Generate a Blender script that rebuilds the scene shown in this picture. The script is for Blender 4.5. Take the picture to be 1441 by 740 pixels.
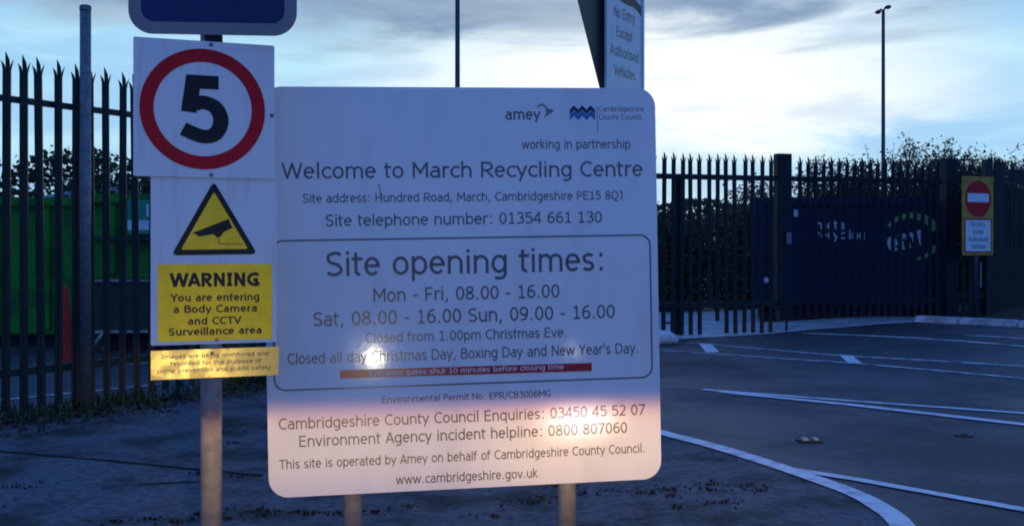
import bpy, bmesh, math, random
from mathutils import Vector, Matrix, Euler
random.seed(7)
scene = bpy.context.scene
C = scene.collection
for o in list(bpy.data.objects):
    bpy.data.objects.remove(o, do_unlink=True)
R = math.radians

# ------------------------------------------------------------------ camera
EYE = 1.14                                   # seat height in a parked car
cd = bpy.data.cameras.new('camera')
cam = bpy.data.objects.new('camera', cd)
C.objects.link(cam)
cam.location = (0, 0, EYE)
cam.rotation_euler = (R(90), 0, 0)
cd.sensor_width = 36
cd.lens = 36 * 1450 / 1441
cd.shift_y = -20 / 1441
cd.clip_start = 0.05
cd.clip_end = 3000
scene.camera = cam

# ------------------------------------------------------------------ world
SUN_AZ = R(8)            # the bright part of the dusk sky, a little right of straight ahead
SUN_EL = R(4)
world = bpy.data.worlds.new('World')
scene.world = world
world.use_nodes = True
wt = world.node_tree
wt.nodes.clear()
def wn(t, **k):
    n = wt.nodes.new(t)
    for a, b in k.items():
        setattr(n, a, b)
    return n
def wl(a, b):
    wt.links.new(a, b)
def wmath(op, a, b=None, c=None, clamp=False):
    n = wn('ShaderNodeMath', operation=op)
    n.use_clamp = clamp
    for i, v in enumerate((a, b, c)):
        if v is None:
            continue
        if isinstance(v, (int, float)):
            n.inputs[i].default_value = v
        else:
            wl(v, n.inputs[i])
    return n.outputs[0]
def wsmooth(v, a, b):
    n = wn('ShaderNodeMapRange', interpolation_type='SMOOTHSTEP')
    n.inputs['From Min'].default_value = a
    n.inputs['From Max'].default_value = b
    wl(v, n.inputs['Value'])
    return n.outputs[0]
def wmix(f, a, b):
    n = wn('ShaderNodeMix', data_type='RGBA')
    if isinstance(f, (int, float)):
        n.inputs[0].default_value = f
    else:
        wl(f, n.inputs[0])
    for s, v in ((n.inputs[6], a), (n.inputs[7], b)):
        if isinstance(v, tuple):
            s.default_value = (*v, 1)
        else:
            wl(v, s)
    return n.outputs[2]
tc = wn('ShaderNodeTexCoord')
sep = wn('ShaderNodeSeparateXYZ')
wl(tc.outputs['Generated'], sep.inputs[0])
X, Y, Z = sep.outputs
sky = wn('ShaderNodeTexSky', sky_type='NISHITA')
sky.sun_disc = False
sky.sun_elevation = SUN_EL
sky.sun_rotation = SUN_AZ
sky.air_density = 1.5
sky.dust_density = 1.0
# stretched cloud noise, laid out by direction
mp = wn('ShaderNodeMapping')
mp.inputs['Scale'].default_value = (3.2, 3.2, 17)
mp.inputs['Location'].default_value = (0.35, 0.0, 0.2)
mp.inputs['Rotation'].default_value = (0, R(-5), 0)
wl(tc.outputs['Generated'], mp.inputs[0])
n1 = wn('ShaderNodeTexNoise')
n1.inputs['Scale'].default_value = 1.3
n1.inputs['Detail'].default_value = 7
n1.inputs['Roughness'].default_value = 0.56
n1.inputs['Distortion'].default_value = 0.5
wl(mp.outputs[0], n1.inputs['Vector'])
n2 = wn('ShaderNodeTexNoise')
n2.inputs['Scale'].default_value = 1.9
n2.inputs['Detail'].default_value = 6
n2.inputs['Roughness'].default_value = 0.5
wl(mp.outputs[0], n2.inputs['Vector'])
cloud = n1.outputs['Fac']
fwd = wmath('ADD', wmath('MULTIPLY', X, math.sin(SUN_AZ)), wmath('MULTIPLY', Y, math.cos(SUN_AZ)))
fw = wsmooth(fwd, -0.34, 0.66)
# wobbly elevation
zz = wmath('ADD', Z, wmath('MULTIPLY', wmath('SUBTRACT', cloud, 0.5), 0.13))
zz = wmath('ADD', zz, wmath('MULTIPLY', wmath('SUBTRACT', n2.outputs['Fac'], 0.5), 0.035))
# colours of the forward sky by height: pale cyan low, white glow, blue grey cloud deck above
low = wmix(wsmooth(cloud, 0.40, 0.62), (0.38, 0.70, 1.00), (0.52, 0.86, 1.05))
glow_lo = wsmooth(zz, 0.085, 0.135)
glow_hi = wsmooth(zz, 0.265, 0.185)
core = wsmooth(fwd, 0.925, 0.985)
band = wmath('MULTIPLY', wmath('MULTIPLY', glow_lo, glow_hi), core)
ahead = wmix(band, low, (1.02, 1.10, 1.12))
ahead = wmix(wmath('MULTIPLY', wsmooth(n2.outputs['Fac'], 0.52, 0.70), 0.45), ahead, (0.42, 0.62, 0.90))
deck = wmix(wsmooth(n2.outputs['Fac'], 0.32, 0.72), (0.20, 0.32, 0.52), (0.44, 0.58, 0.70))
ahead = wmix(wsmooth(zz, 0.186, 0.232), ahead, deck)
# overhead and behind: heavy blue dusk cloud
dusk = wmix(wsmooth(cloud, 0.35, 0.65), (0.070, 0.215, 0.720), (0.100, 0.300, 0.940))
over = wsmooth(Z, 0.25, 0.50)
ahead = wmix(over, ahead, dusk)
full = wmix(fw, dusk, ahead)
mixn = wn('ShaderNodeMix', data_type='RGBA')
bg1 = wn('ShaderNodeBackground')
wl(sky.outputs[0], bg1.inputs[0])
bg1.inputs[1].default_value = 0.05
bg2 = wn('ShaderNodeBackground')
wl(full, bg2.inputs[0])
bg2.inputs[1].default_value = 1.0
ms = wn('ShaderNodeMixShader')
ms.inputs[0].default_value = 0.94           # almost complete cloud cover over the clear sky
wl(bg1.outputs[0], ms.inputs[1])
wl(bg2.outputs[0], ms.inputs[2])
wo = wn('ShaderNodeOutputWorld')
wl(ms.outputs[0], wo.inputs[0])

# ------------------------------------------------------------------ sun behind cloud, straight ahead and low
sl = bpy.data.lights.new('sun', 'SUN')
sl.energy = 0.05
sl.angle = R(25)
sl.color = (1.0, 0.93, 0.85)
sun = bpy.data.objects.new('sun', sl)
C.objects.link(sun)
sun.rotation_euler = Vector((-math.sin(SUN_AZ) * math.cos(SUN_EL + .1), -math.cos(SUN_AZ) * math.cos(SUN_EL + .1),
                             -math.sin(SUN_EL + .1))).to_track_quat('-Z', 'Y').to_euler()

# ------------------------------------------------------------------ dipped headlamps of the car the photo is taken from
HEADLAMPS = [Vector((-0.17, 1.15, 0.60)), Vector((1.24, 1.15, 0.60))]
def lamp(name, kind, loc, energy, color, radius):
    l = bpy.data.lights.new(name, kind)
    l.energy = energy
    l.color = color
    l.shadow_soft_size = radius
    o = bpy.data.objects.new(name, l)
    o.location = loc
    C.objects.link(o)
    return o, l
def beam_pattern(l, hot):
    """light distribution of a dipped beam: sharp cut-off above, fading downwards and to the sides"""
    l.use_nodes = True
    t = l.node_tree
    em = t.nodes['Emission']
    co = t.nodes.new('ShaderNodeTexCoord')
    sp_ = t.nodes.new('ShaderNodeSeparateXYZ')
    t.links.new(co.outputs['Normal'], sp_.inputs[0])
    def mth(op, a, b=None):
        n = t.nodes.new('ShaderNodeMath')
        n.operation = op
        for k, v in enumerate((a, b)):
            if v is None:
                continue
            if isinstance(v, (int, float)):
                n.inputs[k].default_value = v
            else:
                t.links.new(v, n.inputs[k])
        return n.outputs[0]
    def stp(v, a, b, lo=0.0, hi=1.0):
        n = t.nodes.new('ShaderNodeMapRange')
        n.interpolation_type = 'SMOOTHSTEP'
        for k, q in zip(('From Min', 'From Max', 'To Min', 'To Max'), (a, b, lo, hi)):
            n.inputs[k].default_value = q
        t.links.new(v, n.inputs['Value'])
        return n.outputs[0]
    down = mth('ABSOLUTE', sp_.outputs[2])
    side = mth('ABSOLUTE', mth('DIVIDE', sp_.outputs[0], mth('MAXIMUM', mth('ABSOLUTE', sp_.outputs[1]), 0.02)))
    f = mth('MULTIPLY', stp(down, 0.0125, 0.042), stp(down, 0.085, 0.22, 1.0, 0.20))
    f = mth('MULTIPLY', f, stp(side, 0.36, 0.54, 1.0, 0.03))
    # the brighter kernel of the beam towards the nearside, just under the cut-off
    k1 = stp(mth('ABSOLUTE', mth('ADD', mth('DIVIDE', sp_.outputs[0], mth('MAXIMUM', mth('ABSOLUTE', sp_.outputs[1]), 0.02)), 0.325)), 0.0, 0.085, 1.0, 0.0)
    k2 = stp(mth('ABSOLUTE', mth('SUBTRACT', down, 0.046)), 0.0, 0.040, 1.0, 0.0)
    f = mth('MULTIPLY', f, mth('ADD', 1.0, mth('MULTIPLY', mth('MULTIPLY', k1, k2), hot)))
    mx = t.nodes.new('ShaderNodeMix')
    mx.data_type = 'RGBA'
    mx.inputs[6].default_value = (1.0, 0.52, 0.22, 1)
    mx.inputs[7].default_value = (1.0, 1.0, 1.0, 1)
    t.links.new(stp(down, 0.012, 0.06), mx.inputs[0])
    mw = t.nodes.new('ShaderNodeMix')
    mw.data_type = 'RGBA'
    mw.inputs[7].default_value = (1.0, 1.25, 3.6, 1)       # the kernel is whiter
    t.links.new(mx.outputs[2], mw.inputs[6])
    t.links.new(mth('MULTIPLY', mth('MULTIPLY', k1, k2), min(1.0, hot / 3)), mw.inputs[0])
    t.links.new(mw.outputs[2], em.inputs['Color'])
    t.links.new(f, em.inputs['Strength'])
for i, p in enumerate(HEADLAMPS):
    # dipped beam: everything below a plane one degree under the horizontal
    o, l = lamp('headlamp_beam', 'SPOT', p, (215, 170)[i], (1.0, 0.61, 0.20), 0.035)
    l.spot_size = R(178.6)
    l.spot_blend = 0.0
    beam_pattern(l, (0.6, 3.6)[i])
    # stray light of the lens above the cut-off
    o, l = lamp('headlamp_lens', 'POINT', p + Vector((.06, .02, -.18)), (18.0, 0.5)[i], (1.0, 0.87, 0.66), 0.024)
scene.view_settings.view_transform = 'Standard'
scene.view_settings.look = 'None'
scene.view_settings.exposure = 0
scene.view_settings.gamma = 1
scene.cycles.filter_width = 1.9

# ================================================================== helpers
def mat(name, col, rough=0.6, spec=0.5, metal=0.0, var=0.0, scale=8.0, col2=None, bump=0.0, bscale=60.0, island=0.0, rvar=0.0, detail=5, speck=0.0, stretch=None, coat=0.0, crough=0.1, thr=(0.4, 0.62)):
    m = bpy.data.materials.new(name)
    m.use_nodes = True
    t = m.node_tree
    b = t.nodes['Principled BSDF']
    b.inputs['Base Color'].default_value = (*col, 1)
    b.inputs['Roughness'].default_value = rough
    b.inputs['Specular IOR Level'].default_value = spec
    b.inputs['Metallic'].default_value = metal
    b.inputs['Coat Weight'].default_value = coat
    b.inputs['Coat Roughness'].default_value = crough
    co = t.nodes.new('ShaderNodeTexCoord')
    if col2 is not None or var or rvar:
        n = t.nodes.new('ShaderNodeTexNoise')
        n.inputs['Scale'].default_value = scale
        n.inputs['Detail'].default_value = detail
        n.inputs['Roughness'].default_value = 0.62
        if stretch:
            mpp = t.nodes.new('ShaderNodeMapping')
            mpp.inputs['Scale'].default_value = stretch
            t.links.new(co.outputs['Object'], mpp.inputs[0])
            t.links.new(mpp.outputs[0], n.inputs['Vector'])
        else:
            t.links.new(co.outputs['Object'], n.inputs['Vector'])
        mr = t.nodes.new('ShaderNodeMapRange')
        mr.interpolation_type = 'SMOOTHSTEP'
        mr.inputs['From Min'].default_value, mr.inputs['From Max'].default_value = thr
        t.links.new(n.outputs['Fac'], mr.inputs['Value'])
        c2 = col2 if col2 is not None else tuple(c * (1 - var) for c in col)
        mx = t.nodes.new('ShaderNodeMix')
        mx.data_type = 'RGBA'
        mx.inputs[6].default_value = (*col, 1)
        mx.inputs[7].default_value = (*c2, 1)
        t.links.new(mr.outputs[0], mx.inputs[0])
        out = mx.outputs[2]
        if rvar:
            r2 = t.nodes.new('ShaderNodeMapRange')
            r2.inputs['To Min'].default_value = rough - rvar
            r2.inputs['To Max'].default_value = rough + rvar
            t.links.new(mr.outputs[0], r2.inputs['Value'])
            t.links.new(r2.outputs[0], b.inputs['Roughness'])
        if island:
            out = add_island(t, out, island)
        if speck:
            n3 = t.nodes.new('ShaderNodeTexNoise')
            n3.inputs['Scale'].default_value = 22
            n3.inputs['Detail'].default_value = 8
            n3.inputs['Roughness'].default_value = 0.75
            t.links.new(co.outputs['Object'], n3.inputs['Vector'])
            m3 = t.nodes.new('ShaderNodeMapRange')
            m3.inputs['From Min'].default_value, m3.inputs['From Max'].default_value = 0.3, 0.7
            m3.inputs['To Min'].default_value, m3.inputs['To Max'].default_value = 1 - speck, 1 + speck
            t.links.new(n3.outputs['Fac'], m3.inputs['Value'])
            hs = t.nodes.new('ShaderNodeHueSaturation')
            t.links.new(m3.outputs[0], hs.inputs['Value'])
            t.links.new(out, hs.inputs['Color'])
            out = hs.outputs[0]
        t.links.new(out, b.inputs['Base Color'])
    elif island:
        rgb = t.nodes.new('ShaderNodeRGB')
        rgb.outputs[0].default_value = (*col, 1)
        t.links.new(add_island(t, rgb.outputs[0], island), b.inputs['Base Color'])
    if bump:
        n = t.nodes.new('ShaderNodeTexNoise')
        n.inputs['Scale'].default_value = bscale
        n.inputs['Detail'].default_value = 6
        t.links.new(co.outputs['Object'], n.inputs['Vector'])
        bp = t.nodes.new('ShaderNodeBump')
        bp.inputs['Strength'].default_value = bump
        bp.inputs['Distance'].default_value = 0.02
        t.links.new(n.outputs['Fac'], bp.inputs['Height'])
        t.links.new(bp.outputs[0], b.inputs['Normal'])
    return m
def add_island(t, sock, amt):
    g = t.nodes.new('ShaderNodeNewGeometry')
    hv = t.nodes.new('ShaderNodeHueSaturation')
    mr = t.nodes.new('ShaderNodeMapRange')
    mr.inputs['To Min'].default_value = 1 - amt
    mr.inputs['To Max'].default_value = 1 + amt
    t.links.new(g.outputs['Random Per Island'], mr.inputs['Value'])
    t.links.new(mr.outputs[0], hv.inputs['Value'])
    h2 = t.nodes.new('ShaderNodeMapRange')
    h2.inputs['To Min'].default_value = 0.5 - amt * .06
    h2.inputs['To Max'].default_value = 0.5 + amt * .06
    t.links.new(g.outputs['Random Per Island'], h2.inputs['Value'])
    t.links.new(h2.outputs[0], hv.inputs['Hue'])
    t.links.new(sock, hv.inputs['Color'])
    return hv.outputs[0]

M = {}
M['sign_white'] = mat('sign_white', (0.80, 0.80, 0.80), 0.105, 0.5, var=0.10, scale=3.2, rvar=0.012, stretch=(2.2, 2.2, .7), thr=(.42, .78), bump=0.045, bscale=5.5)
M['plate_white'] = mat('plate_white', (0.78, 0.78, 0.78), 0.35, 0.4, var=0.14, scale=6, stretch=(4, 4, .6), thr=(.45, .75))
M['letter_grey'] = mat('letter_grey', (0.12, 0.12, 0.13), 0.24, 0.5)
M['letter_light_grey'] = mat('letter_light_grey', (0.20, 0.20, 0.22), 0.26, 0.5)
M['letter_black'] = mat('letter_black', (0.012, 0.012, 0.014), 0.4, 0.3)
M['letter_white'] = mat('letter_white', (0.78, 0.78, 0.78), 0.35, 0.4)
M['sign_red'] = mat('sign_red', (0.56, 0.012, 0.022), 0.55, 0.4, metal=0.5, var=0.15, scale=14)
M['bar_red'] = mat('bar_red', (0.42, 0.012, 0.03), 0.25, 0.5)
M['sign_yellow'] = mat('sign_yellow', (0.90, 0.64, 0.035), 0.46, 0.4, metal=0.68, var=0.12, scale=12)
M['old_yellow'] = mat('old_yellow', (0.60, 0.30, 0.045), 0.5, 0.3, var=0.3, scale=6)
M['gold_yellow'] = mat('gold_yellow', (0.86, 0.60, 0.14), 0.30, 0.6, metal=0.6, var=0.12, scale=16, rvar=0.04)
M['worn_print'] = mat('worn_print', (0.13, 0.085, 0.03), 0.30, 1.0)
M['sign_blue'] = mat('sign_blue', (0.005, 0.014, 0.10), 0.35, 0.4, var=0.15, scale=6)
M['sign_border_grey'] = mat('sign_border_grey', (0.23, 0.23, 0.24), 0.4, 0.4, var=0.1, scale=9)
M['logo_dark'] = mat('logo_dark', (0.012, 0.03, 0.05), 0.3)
M['logo_blue'] = mat('logo_blue', (0.015, 0.16, 0.44), 0.3)
M['galv'] = mat('galvanised_steel', (0.20, 0.20, 0.21), 0.48, 0.5, metal=0.35, var=0.28, scale=26, rvar=0.08)
M['post_grey'] = mat('post_grey', (0.30, 0.29, 0.29), 0.5, 0.4, var=0.25, scale=20)
M['bolt'] = mat('bolt_steel', (0.2, 0.2, 0.21), 0.4, metal=0.7)
M['fence_green'] = mat('fence_green_paint', (0.008, 0.021, 0.018), 0.5, 0.4, var=0.45, scale=3.5)
M['fence_blue'] = mat('gate_dark_paint', (0.005, 0.010, 0.017), 0.55, 0.35, var=0.3, scale=6)
M['pole_dark'] = mat('dark_pole_paint', (0.05, 0.055, 0.065), 0.5, var=0.2, scale=6)
M['pole_red'] = mat('lamp_head_red', (0.24, 0.05, 0.045), 0.5)
M['sign_back'] = mat('sign_back_dark', (0.03, 0.032, 0.036), 0.5, var=0.2, scale=12)
M['asphalt'] = mat('asphalt', (0.062, 0.065, 0.073), 0.52, 0.5, col2=(0.027, 0.029, 0.034), scale=0.55, bump=0.5, bscale=90, rvar=0.10, detail=10, speck=.75)
M['verge'] = mat('old_tarmac', (0.115, 0.115, 0.125), 0.72, 0.35, col2=(0.024, 0.026, 0.022), scale=2.0, bump=0.9, bscale=45, detail=11, thr=(0.43, 0.66), speck=.75)
M['concrete'] = mat('concrete', (0.54, 0.55, 0.56), 0.45, 0.4, var=0.3, scale=2.5, bump=0.3, bscale=50, detail=9)
M['soil'] = mat('soil', (0.045, 0.036, 0.026), 0.9, 0.2, col2=(0.02, 0.026, 0.012), scale=1.2, bump=1.0, bscale=18)
M['line_white'] = mat('road_paint', (0.80, 0.80, 0.80), 0.5, 0.5, col2=(0.34, 0.34, 0.35), scale=11, detail=12, thr=(0.44, 0.72), speck=.2)
M['line_worn'] = mat('worn_road_paint', (0.58, 0.58, 0.59), 0.55, 0.4, col2=(0.09, 0.09, 0.095), scale=7, detail=10, thr=(0.42, 0.68))
M['kerb'] = mat('kerb_stone', (0.72, 0.72, 0.72), 0.65, 0.3, var=0.4, scale=5, bump=0.4, bscale=40)
M['crack'] = mat('joint_tar', (0.012, 0.012, 0.013), 0.8, 0.2)
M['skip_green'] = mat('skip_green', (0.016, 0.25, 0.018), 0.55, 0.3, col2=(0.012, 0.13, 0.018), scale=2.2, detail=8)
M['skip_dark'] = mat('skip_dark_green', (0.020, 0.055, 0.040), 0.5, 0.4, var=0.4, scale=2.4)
M['skip_under'] = mat('skip_chassis', (0.012, 0.013, 0.015), 0.7, 0.3)
M['steel_edge'] = mat('bare_steel_edge', (0.42, 0.42, 0.42), 0.5, 0.4, var=0.4, scale=7)
M['navy'] = mat('navy_paint', (0.006, 0.014, 0.062), 0.45, 0.4, var=0.3, scale=2.5)
M['board_green'] = mat('board_green', (0.03, 0.30, 0.17), 0.4, 0.4)
M['logo_lime'] = mat('logo_lime', (0.36, 0.52, 0.16), 0.4)
M['cone_red'] = mat('cone_red', (0.70, 0.035, 0.022), 0.6, 0.3, var=0.25, scale=8)
M['black_rubber'] = mat('black_rubber', (0.015, 0.015, 0.016), 0.8, 0.2)
M['leaf'] = mat('leaf_olive', (0.095, 0.080, 0.042), 0.65, 0.25, island=0.65)
M['leaf_brown'] = mat('leaf_brown', (0.19, 0.12, 0.075), 0.7, 0.2, island=0.6)
M['leaf_dark'] = mat('leaf_dark_green', (0.036, 0.062, 0.026), 0.6, 0.25, island=0.6)
for k_ in ('leaf', 'leaf_brown', 'leaf_dark'):
    t_ = M[k_].node_tree
    b_ = t_.nodes['Principled BSDF']
    tr_ = t_.nodes.new('ShaderNodeBsdfTranslucent')
    t_.links.new(b_.inputs['Base Color'].links[0].from_socket, tr_.inputs[0])
    mx_ = t_.nodes.new('ShaderNodeMixShader')
    mx_.inputs[0].default_value = 0.4
    t_.links.new(b_.outputs[0], mx_.inputs[1])
    t_.links.new(tr_.outputs[0], mx_.inputs[2])
    t_.links.new(mx_.outputs[0], t_.nodes['Material Output'].inputs[0])
M['twig'] = mat('twig_bark', (0.045, 0.036, 0.028), 0.85, 0.2)
M['grass'] = mat('grass_blade', (0.030, 0.060, 0.014), 0.65, 0.25, island=0.6)
M['litter'] = mat('leaf_litter', (0.075, 0.042, 0.022), 0.8, 0.2, island=0.7)
M['moss'] = mat('moss_clump', (0.030, 0.032, 0.022), 0.95, 0.1, island=0.5)
M['cabin_white'] = mat('cabin_white', (0.62, 0.62, 0.63), 0.5, 0.3, var=0.1, scale=3)
M['cast_iron'] = mat('cast_iron', (0.02, 0.02, 0.022), 0.5, metal=0.4)
M['stud_white'] = mat('stud_white', (0.38, 0.38, 0.38), 0.35, 0.6)

def link(o, parent=None):
    C.objects.link(o)
    if parent is not None:
        o.parent = parent
    return o
def mesh_obj(name, bm, m, parent=None, smooth=False):
    me = bpy.data.meshes.new(name)
    bm.normal_update()
    bm.to_mesh(me)
    bm.free()
    me.materials.append(M[m])
    if smooth:
        for p in me.polygons:
            p.use_smooth = True
    return link(bpy.data.objects.new(name, me), parent)
def thing(name, label, cat, loc=(0, 0, 0), rz=0.0, group=None):
    o = bpy.data.objects.new(name, None)
    o.empty_display_size = 0.1
    o.location = loc
    o.rotation_euler = (0, 0, rz)
    return tag(link(o), label, cat, group)
def tag(o, label=None, cat=None, group=None, kind=None):
    if label: o['label'] = label
    if cat: o['category'] = cat
    if group: o['group'] = group
    if kind: o['kind'] = kind
    return o
def box(bm, x0, x1, y0, y1, z0, z1, bevel=0.0):
    r = bmesh.ops.create_cube(bm, size=1.0)
    for v in r['verts']:
        v.co = Vector(((x0 + x1) / 2 + v.co.x * (x1 - x0), (y0 + y1) / 2 + v.co.y * (y1 - y0), (z0 + z1) / 2 + v.co.z * (z1 - z0)))
    if bevel:
        es = list({e for v in r['verts'] for e in v.link_edges})
        bmesh.ops.bevel(bm, geom=es, offset=bevel, segments=2, affect='EDGES')
    return bm
def tube(bm, pts, rads, sides=12, cap=True):
    pts = [Vector(p) for p in pts]
    rings = []
    for i, p in enumerate(pts):
        d = (pts[min(i + 1, len(pts) - 1)] - pts[max(i - 1, 0)])
        d = d.normalized() if d.length > 1e-9 else Vector((0, 0, 1))
        a = d.cross(Vector((0, 1, 0)) if abs(d.y) < 0.9 else Vector((1, 0, 0))).normalized()
        b = d.cross(a)
        rr = rads[i] if isinstance(rads, (list, tuple)) else rads
        rings.append([bm.verts.new(p + (a * math.cos(t) + b * math.sin(t)) * rr) for t in [2 * math.pi * k / sides for k in range(sides)]])
    for r0, r1 in zip(rings, rings[1:]):
        for k in range(sides):
            bm.faces.new((r0[k], r0[(k + 1) % sides], r1[(k + 1) % sides], r1[k]))
    if cap:
        bm.faces.new(rings[0][::-1])
        bm.faces.new(rings[-1])
    return bm
def rrect(x0, x1, z0, z1, r, n=8):
    pts = []
    for cx, cz, a0 in ((x1 - r, z1 - r, 0), (x0 + r, z1 - r, 90), (x0 + r, z0 + r, 180), (x1 - r, z0 + r, 270)):
        for k in range(n + 1):
            a = R(a0 + 90 * k / n)
            pts.append((cx + r * math.cos(a), cz + r * math.sin(a)))
    return pts
def prism(bm, pts, yf, yb):
    """polygon in x,z extruded from yf (front) to yb (back)"""
    f = [bm.verts.new((x, yf, z)) for x, z in pts]
    b = [bm.verts.new((x, yb, z)) for x, z in pts]
    n = len(pts)
    bm.faces.new(f)
    bm.faces.new(b[::-1])
    for i in range(n):
        bm.faces.new((f[i], b[i], b[(i + 1) % n], f[(i + 1) % n]))
    bmesh.ops.recalc_face_normals(bm, faces=bm.faces[:])
    return bm
def ring(bm, outer, inner, yf, yb):
    n = len(outer)
    vs = [[bm.verts.new((x, y, z)) for x, z in pl] for pl, y in ((outer, yf), (inner, yf), (inner, yb), (outer, yb))]
    for a, b in ((0, 1), (1, 2), (2, 3), (3, 0)):
        for i in range(n):
            j = (i + 1) % n
            bm.faces.new((vs[a][i], vs[a][j], vs[b][j], vs[b][i]))
    bmesh.ops.recalc_face_normals(bm, faces=bm.faces[:])
    return bm
def circle(cx, cz, r, n=64):
    return [(cx + r * math.cos(2 * math.pi * k / n), cz + r * math.sin(2 * math.pi * k / n)) for k in range(n)]
def pl(name, pts, m, parent, yf, yb):
    return mesh_obj(name, prism(bmesh.new(), pts, yf, yb), m, parent)
def rot2(pts, a, c=(0, 0)):
    ca, sa = math.cos(a), math.sin(a)
    return [(c[0] + (x - c[0]) * ca - (z - c[1]) * sa, c[1] + (x - c[0]) * sa + (z - c[1]) * ca) for x, z in pts]
def bolt(parent, x, z, r=0.007, y=0.0):
    bm = bmesh.new()
    tube(bm, [(x, y + 0.001, z), (x, y - 0.004, z), (x, y - 0.0065, z)], [r, r, r * .6], 10)
    return mesh_obj('bolt', bm, 'bolt', parent)

# ================================================================== ground
def S(t):
    t = min(1.0, max(0.0, t))
    return t * t * (3 - 2 * t)
def g(x, y):                                  # the yard rises a hand's breadth towards the gate
    return 0.13 * S((y - 8) / 6) * S((x - 3.2) / 2.6)
def axis(lo, hi, step, far):
    a = []
    v = lo
    while v < hi + 1e-6:
        a.append(v)
        v += step
    return [-f for f in far[::-1]] + a + list(far)
def grid_sheet(name, xs, ys, off, m):
    bm = bmesh.new()
    vs = [[bm.verts.new((x, y, g(x, y) + off)) for x in xs] for y in ys]
    for j in range(len(ys) - 1):
        for i in range(len(xs) - 1):
            bm.faces.new((vs[j][i], vs[j][i + 1], vs[j + 1][i + 1], vs[j + 1][i]))
    return tag(mesh_obj(name, bm, m, smooth=True), kind='structure')
ground = grid_sheet('ground', axis(-20, 20, 0.5, (40, 100, 300, 1200)), axis(-20, 24, 0.5, (40, 100, 300, 1200)), -0.03, 'soil')
road = grid_sheet('road', axis(-16, 16, 0.4, ()), axis(-10, 21, 0.4, ()), 0.0, 'asphalt')

def catmull(pts, n=8):
    out = []
    P = [pts[0]] + list(pts) + [pts[-1]]
    for i in range(1, len(P) - 2):
        for k in range(n):
            t = k / n
            out.append(tuple(0.5 * (2 * P[i][d] + (P[i + 1][d] - P[i - 1][d]) * t + (2 * P[i - 1][d] - 5 * P[i][d] + 4 * P[i + 1][d] - P[i + 2][d]) * t * t
                                    + (3 * P[i][d] - P[i - 1][d] - 3 * P[i + 1][d] + P[i + 2][d]) * t ** 3) for d in (0, 1)))
    out.append(tuple(pts[-1][:2]))
    return out
def ribbon(bm, pts, w, off, jag=0.0):
    L, Rr = [], []
    for i, p in enumerate(pts):
        a, b = pts[max(i - 1, 0)], pts[min(i + 1, len(pts) - 1)]
        d = Vector((b[0] - a[0], b[1] - a[1])).normalized()
        n = Vector((-d.y, d.x))
        ww = (w[i] if isinstance(w, list) else w) / 2
        l = Vector(p[:2]) + n * (ww + random.uniform(-jag, jag))
        r = Vector(p[:2]) - n * (ww + random.uniform(-jag, jag))
        L.append(bm.verts.new((l.x, l.y, g(l.x, l.y) + off)))
        Rr.append(bm.verts.new((r.x, r.y, g(r.x, r.y) + off)))
    for i in range(len(pts) - 1):
        bm.faces.new((Rr[i], Rr[i + 1], L[i + 1], L[i]))
    return bm
def densify(pts, step=0.3):
    out = []
    for a, b in zip(pts, pts[1:]):
        n = max(1, int(math.hypot(b[0] - a[0], b[1] - a[1]) / step))
        for k in range(n):
            out.append((a[0] + (b[0] - a[0]) * k / n, a[1] + (b[1] - a[1]) * k / n))
    out.append(pts[-1])
    return out
# verge (island of old tarmac the signs stand on)
EDGE = [(-9, 1.3), (-4, 1.45), (-1.2, 1.75), (0.3, 2.35), (1.1, 3.2), (1.50, 3.9), (1.60, 4.24), (1.615, 4.49), (1.586, 4.767), (1.483, 5.10), (1.356, 5.445),
        (1.168, 5.89), (0.919, 6.36), (0.62, 7.0), (0.45, 7.9), (0.48, 9.3), (0.85, 10.7), (1.35, 11.6), (1.72, 12.2)]
edge = catmull(EDGE, 8)
bm = bmesh.new()
poly = [(-9, 1.25)] + edge[1:] + [(1.5, 12.9), (0.70, 12.95), (-3.45, 6.65), (-9, -2.0)]
fs = [bm.verts.new((x, y, 0.004)) for x, y in poly]
es = [bm.edges.new((fs[i], fs[(i + 1) % len(fs)])) for i in range(len(fs))]
bmesh.ops.triangle_fill(bm, use_beauty=True, use_dissolve=False, edges=es)
bmesh.ops.recalc_face_normals(bm, faces=bm.faces[:])
for f in bm.faces:
    if f.normal.z < 0:
        f.normal_flip()
tag(mesh_obj('verge', bm, 'verge'), kind='structure')
# concrete apron under the gate and behind it
bm = bmesh.new()
cols = [1.0 + 0.25 * i for i in range(26)]
rows = []
for x in cols:
    y0 = 12.78 + (x - 1.9) * 0.60 if x < 3.9 else 13.98 + (x - 3.9) * 0.08
    y0 = max(y0, 12.75)
    rows.append([bm.verts.new((x, y0 + (18.5 - y0) * k / 10, g(x, y0 + (18.5 - y0) * k / 10) + 0.010)) for k in range(11)])
for a, b in zip(rows, rows[1:]):
    for k in range(10):
        bm.faces.new((a[k], b[k], b[k + 1], a[k + 1]))
tag(mesh_obj('concrete_apron', bm, 'concrete'), kind='structure')
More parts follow.
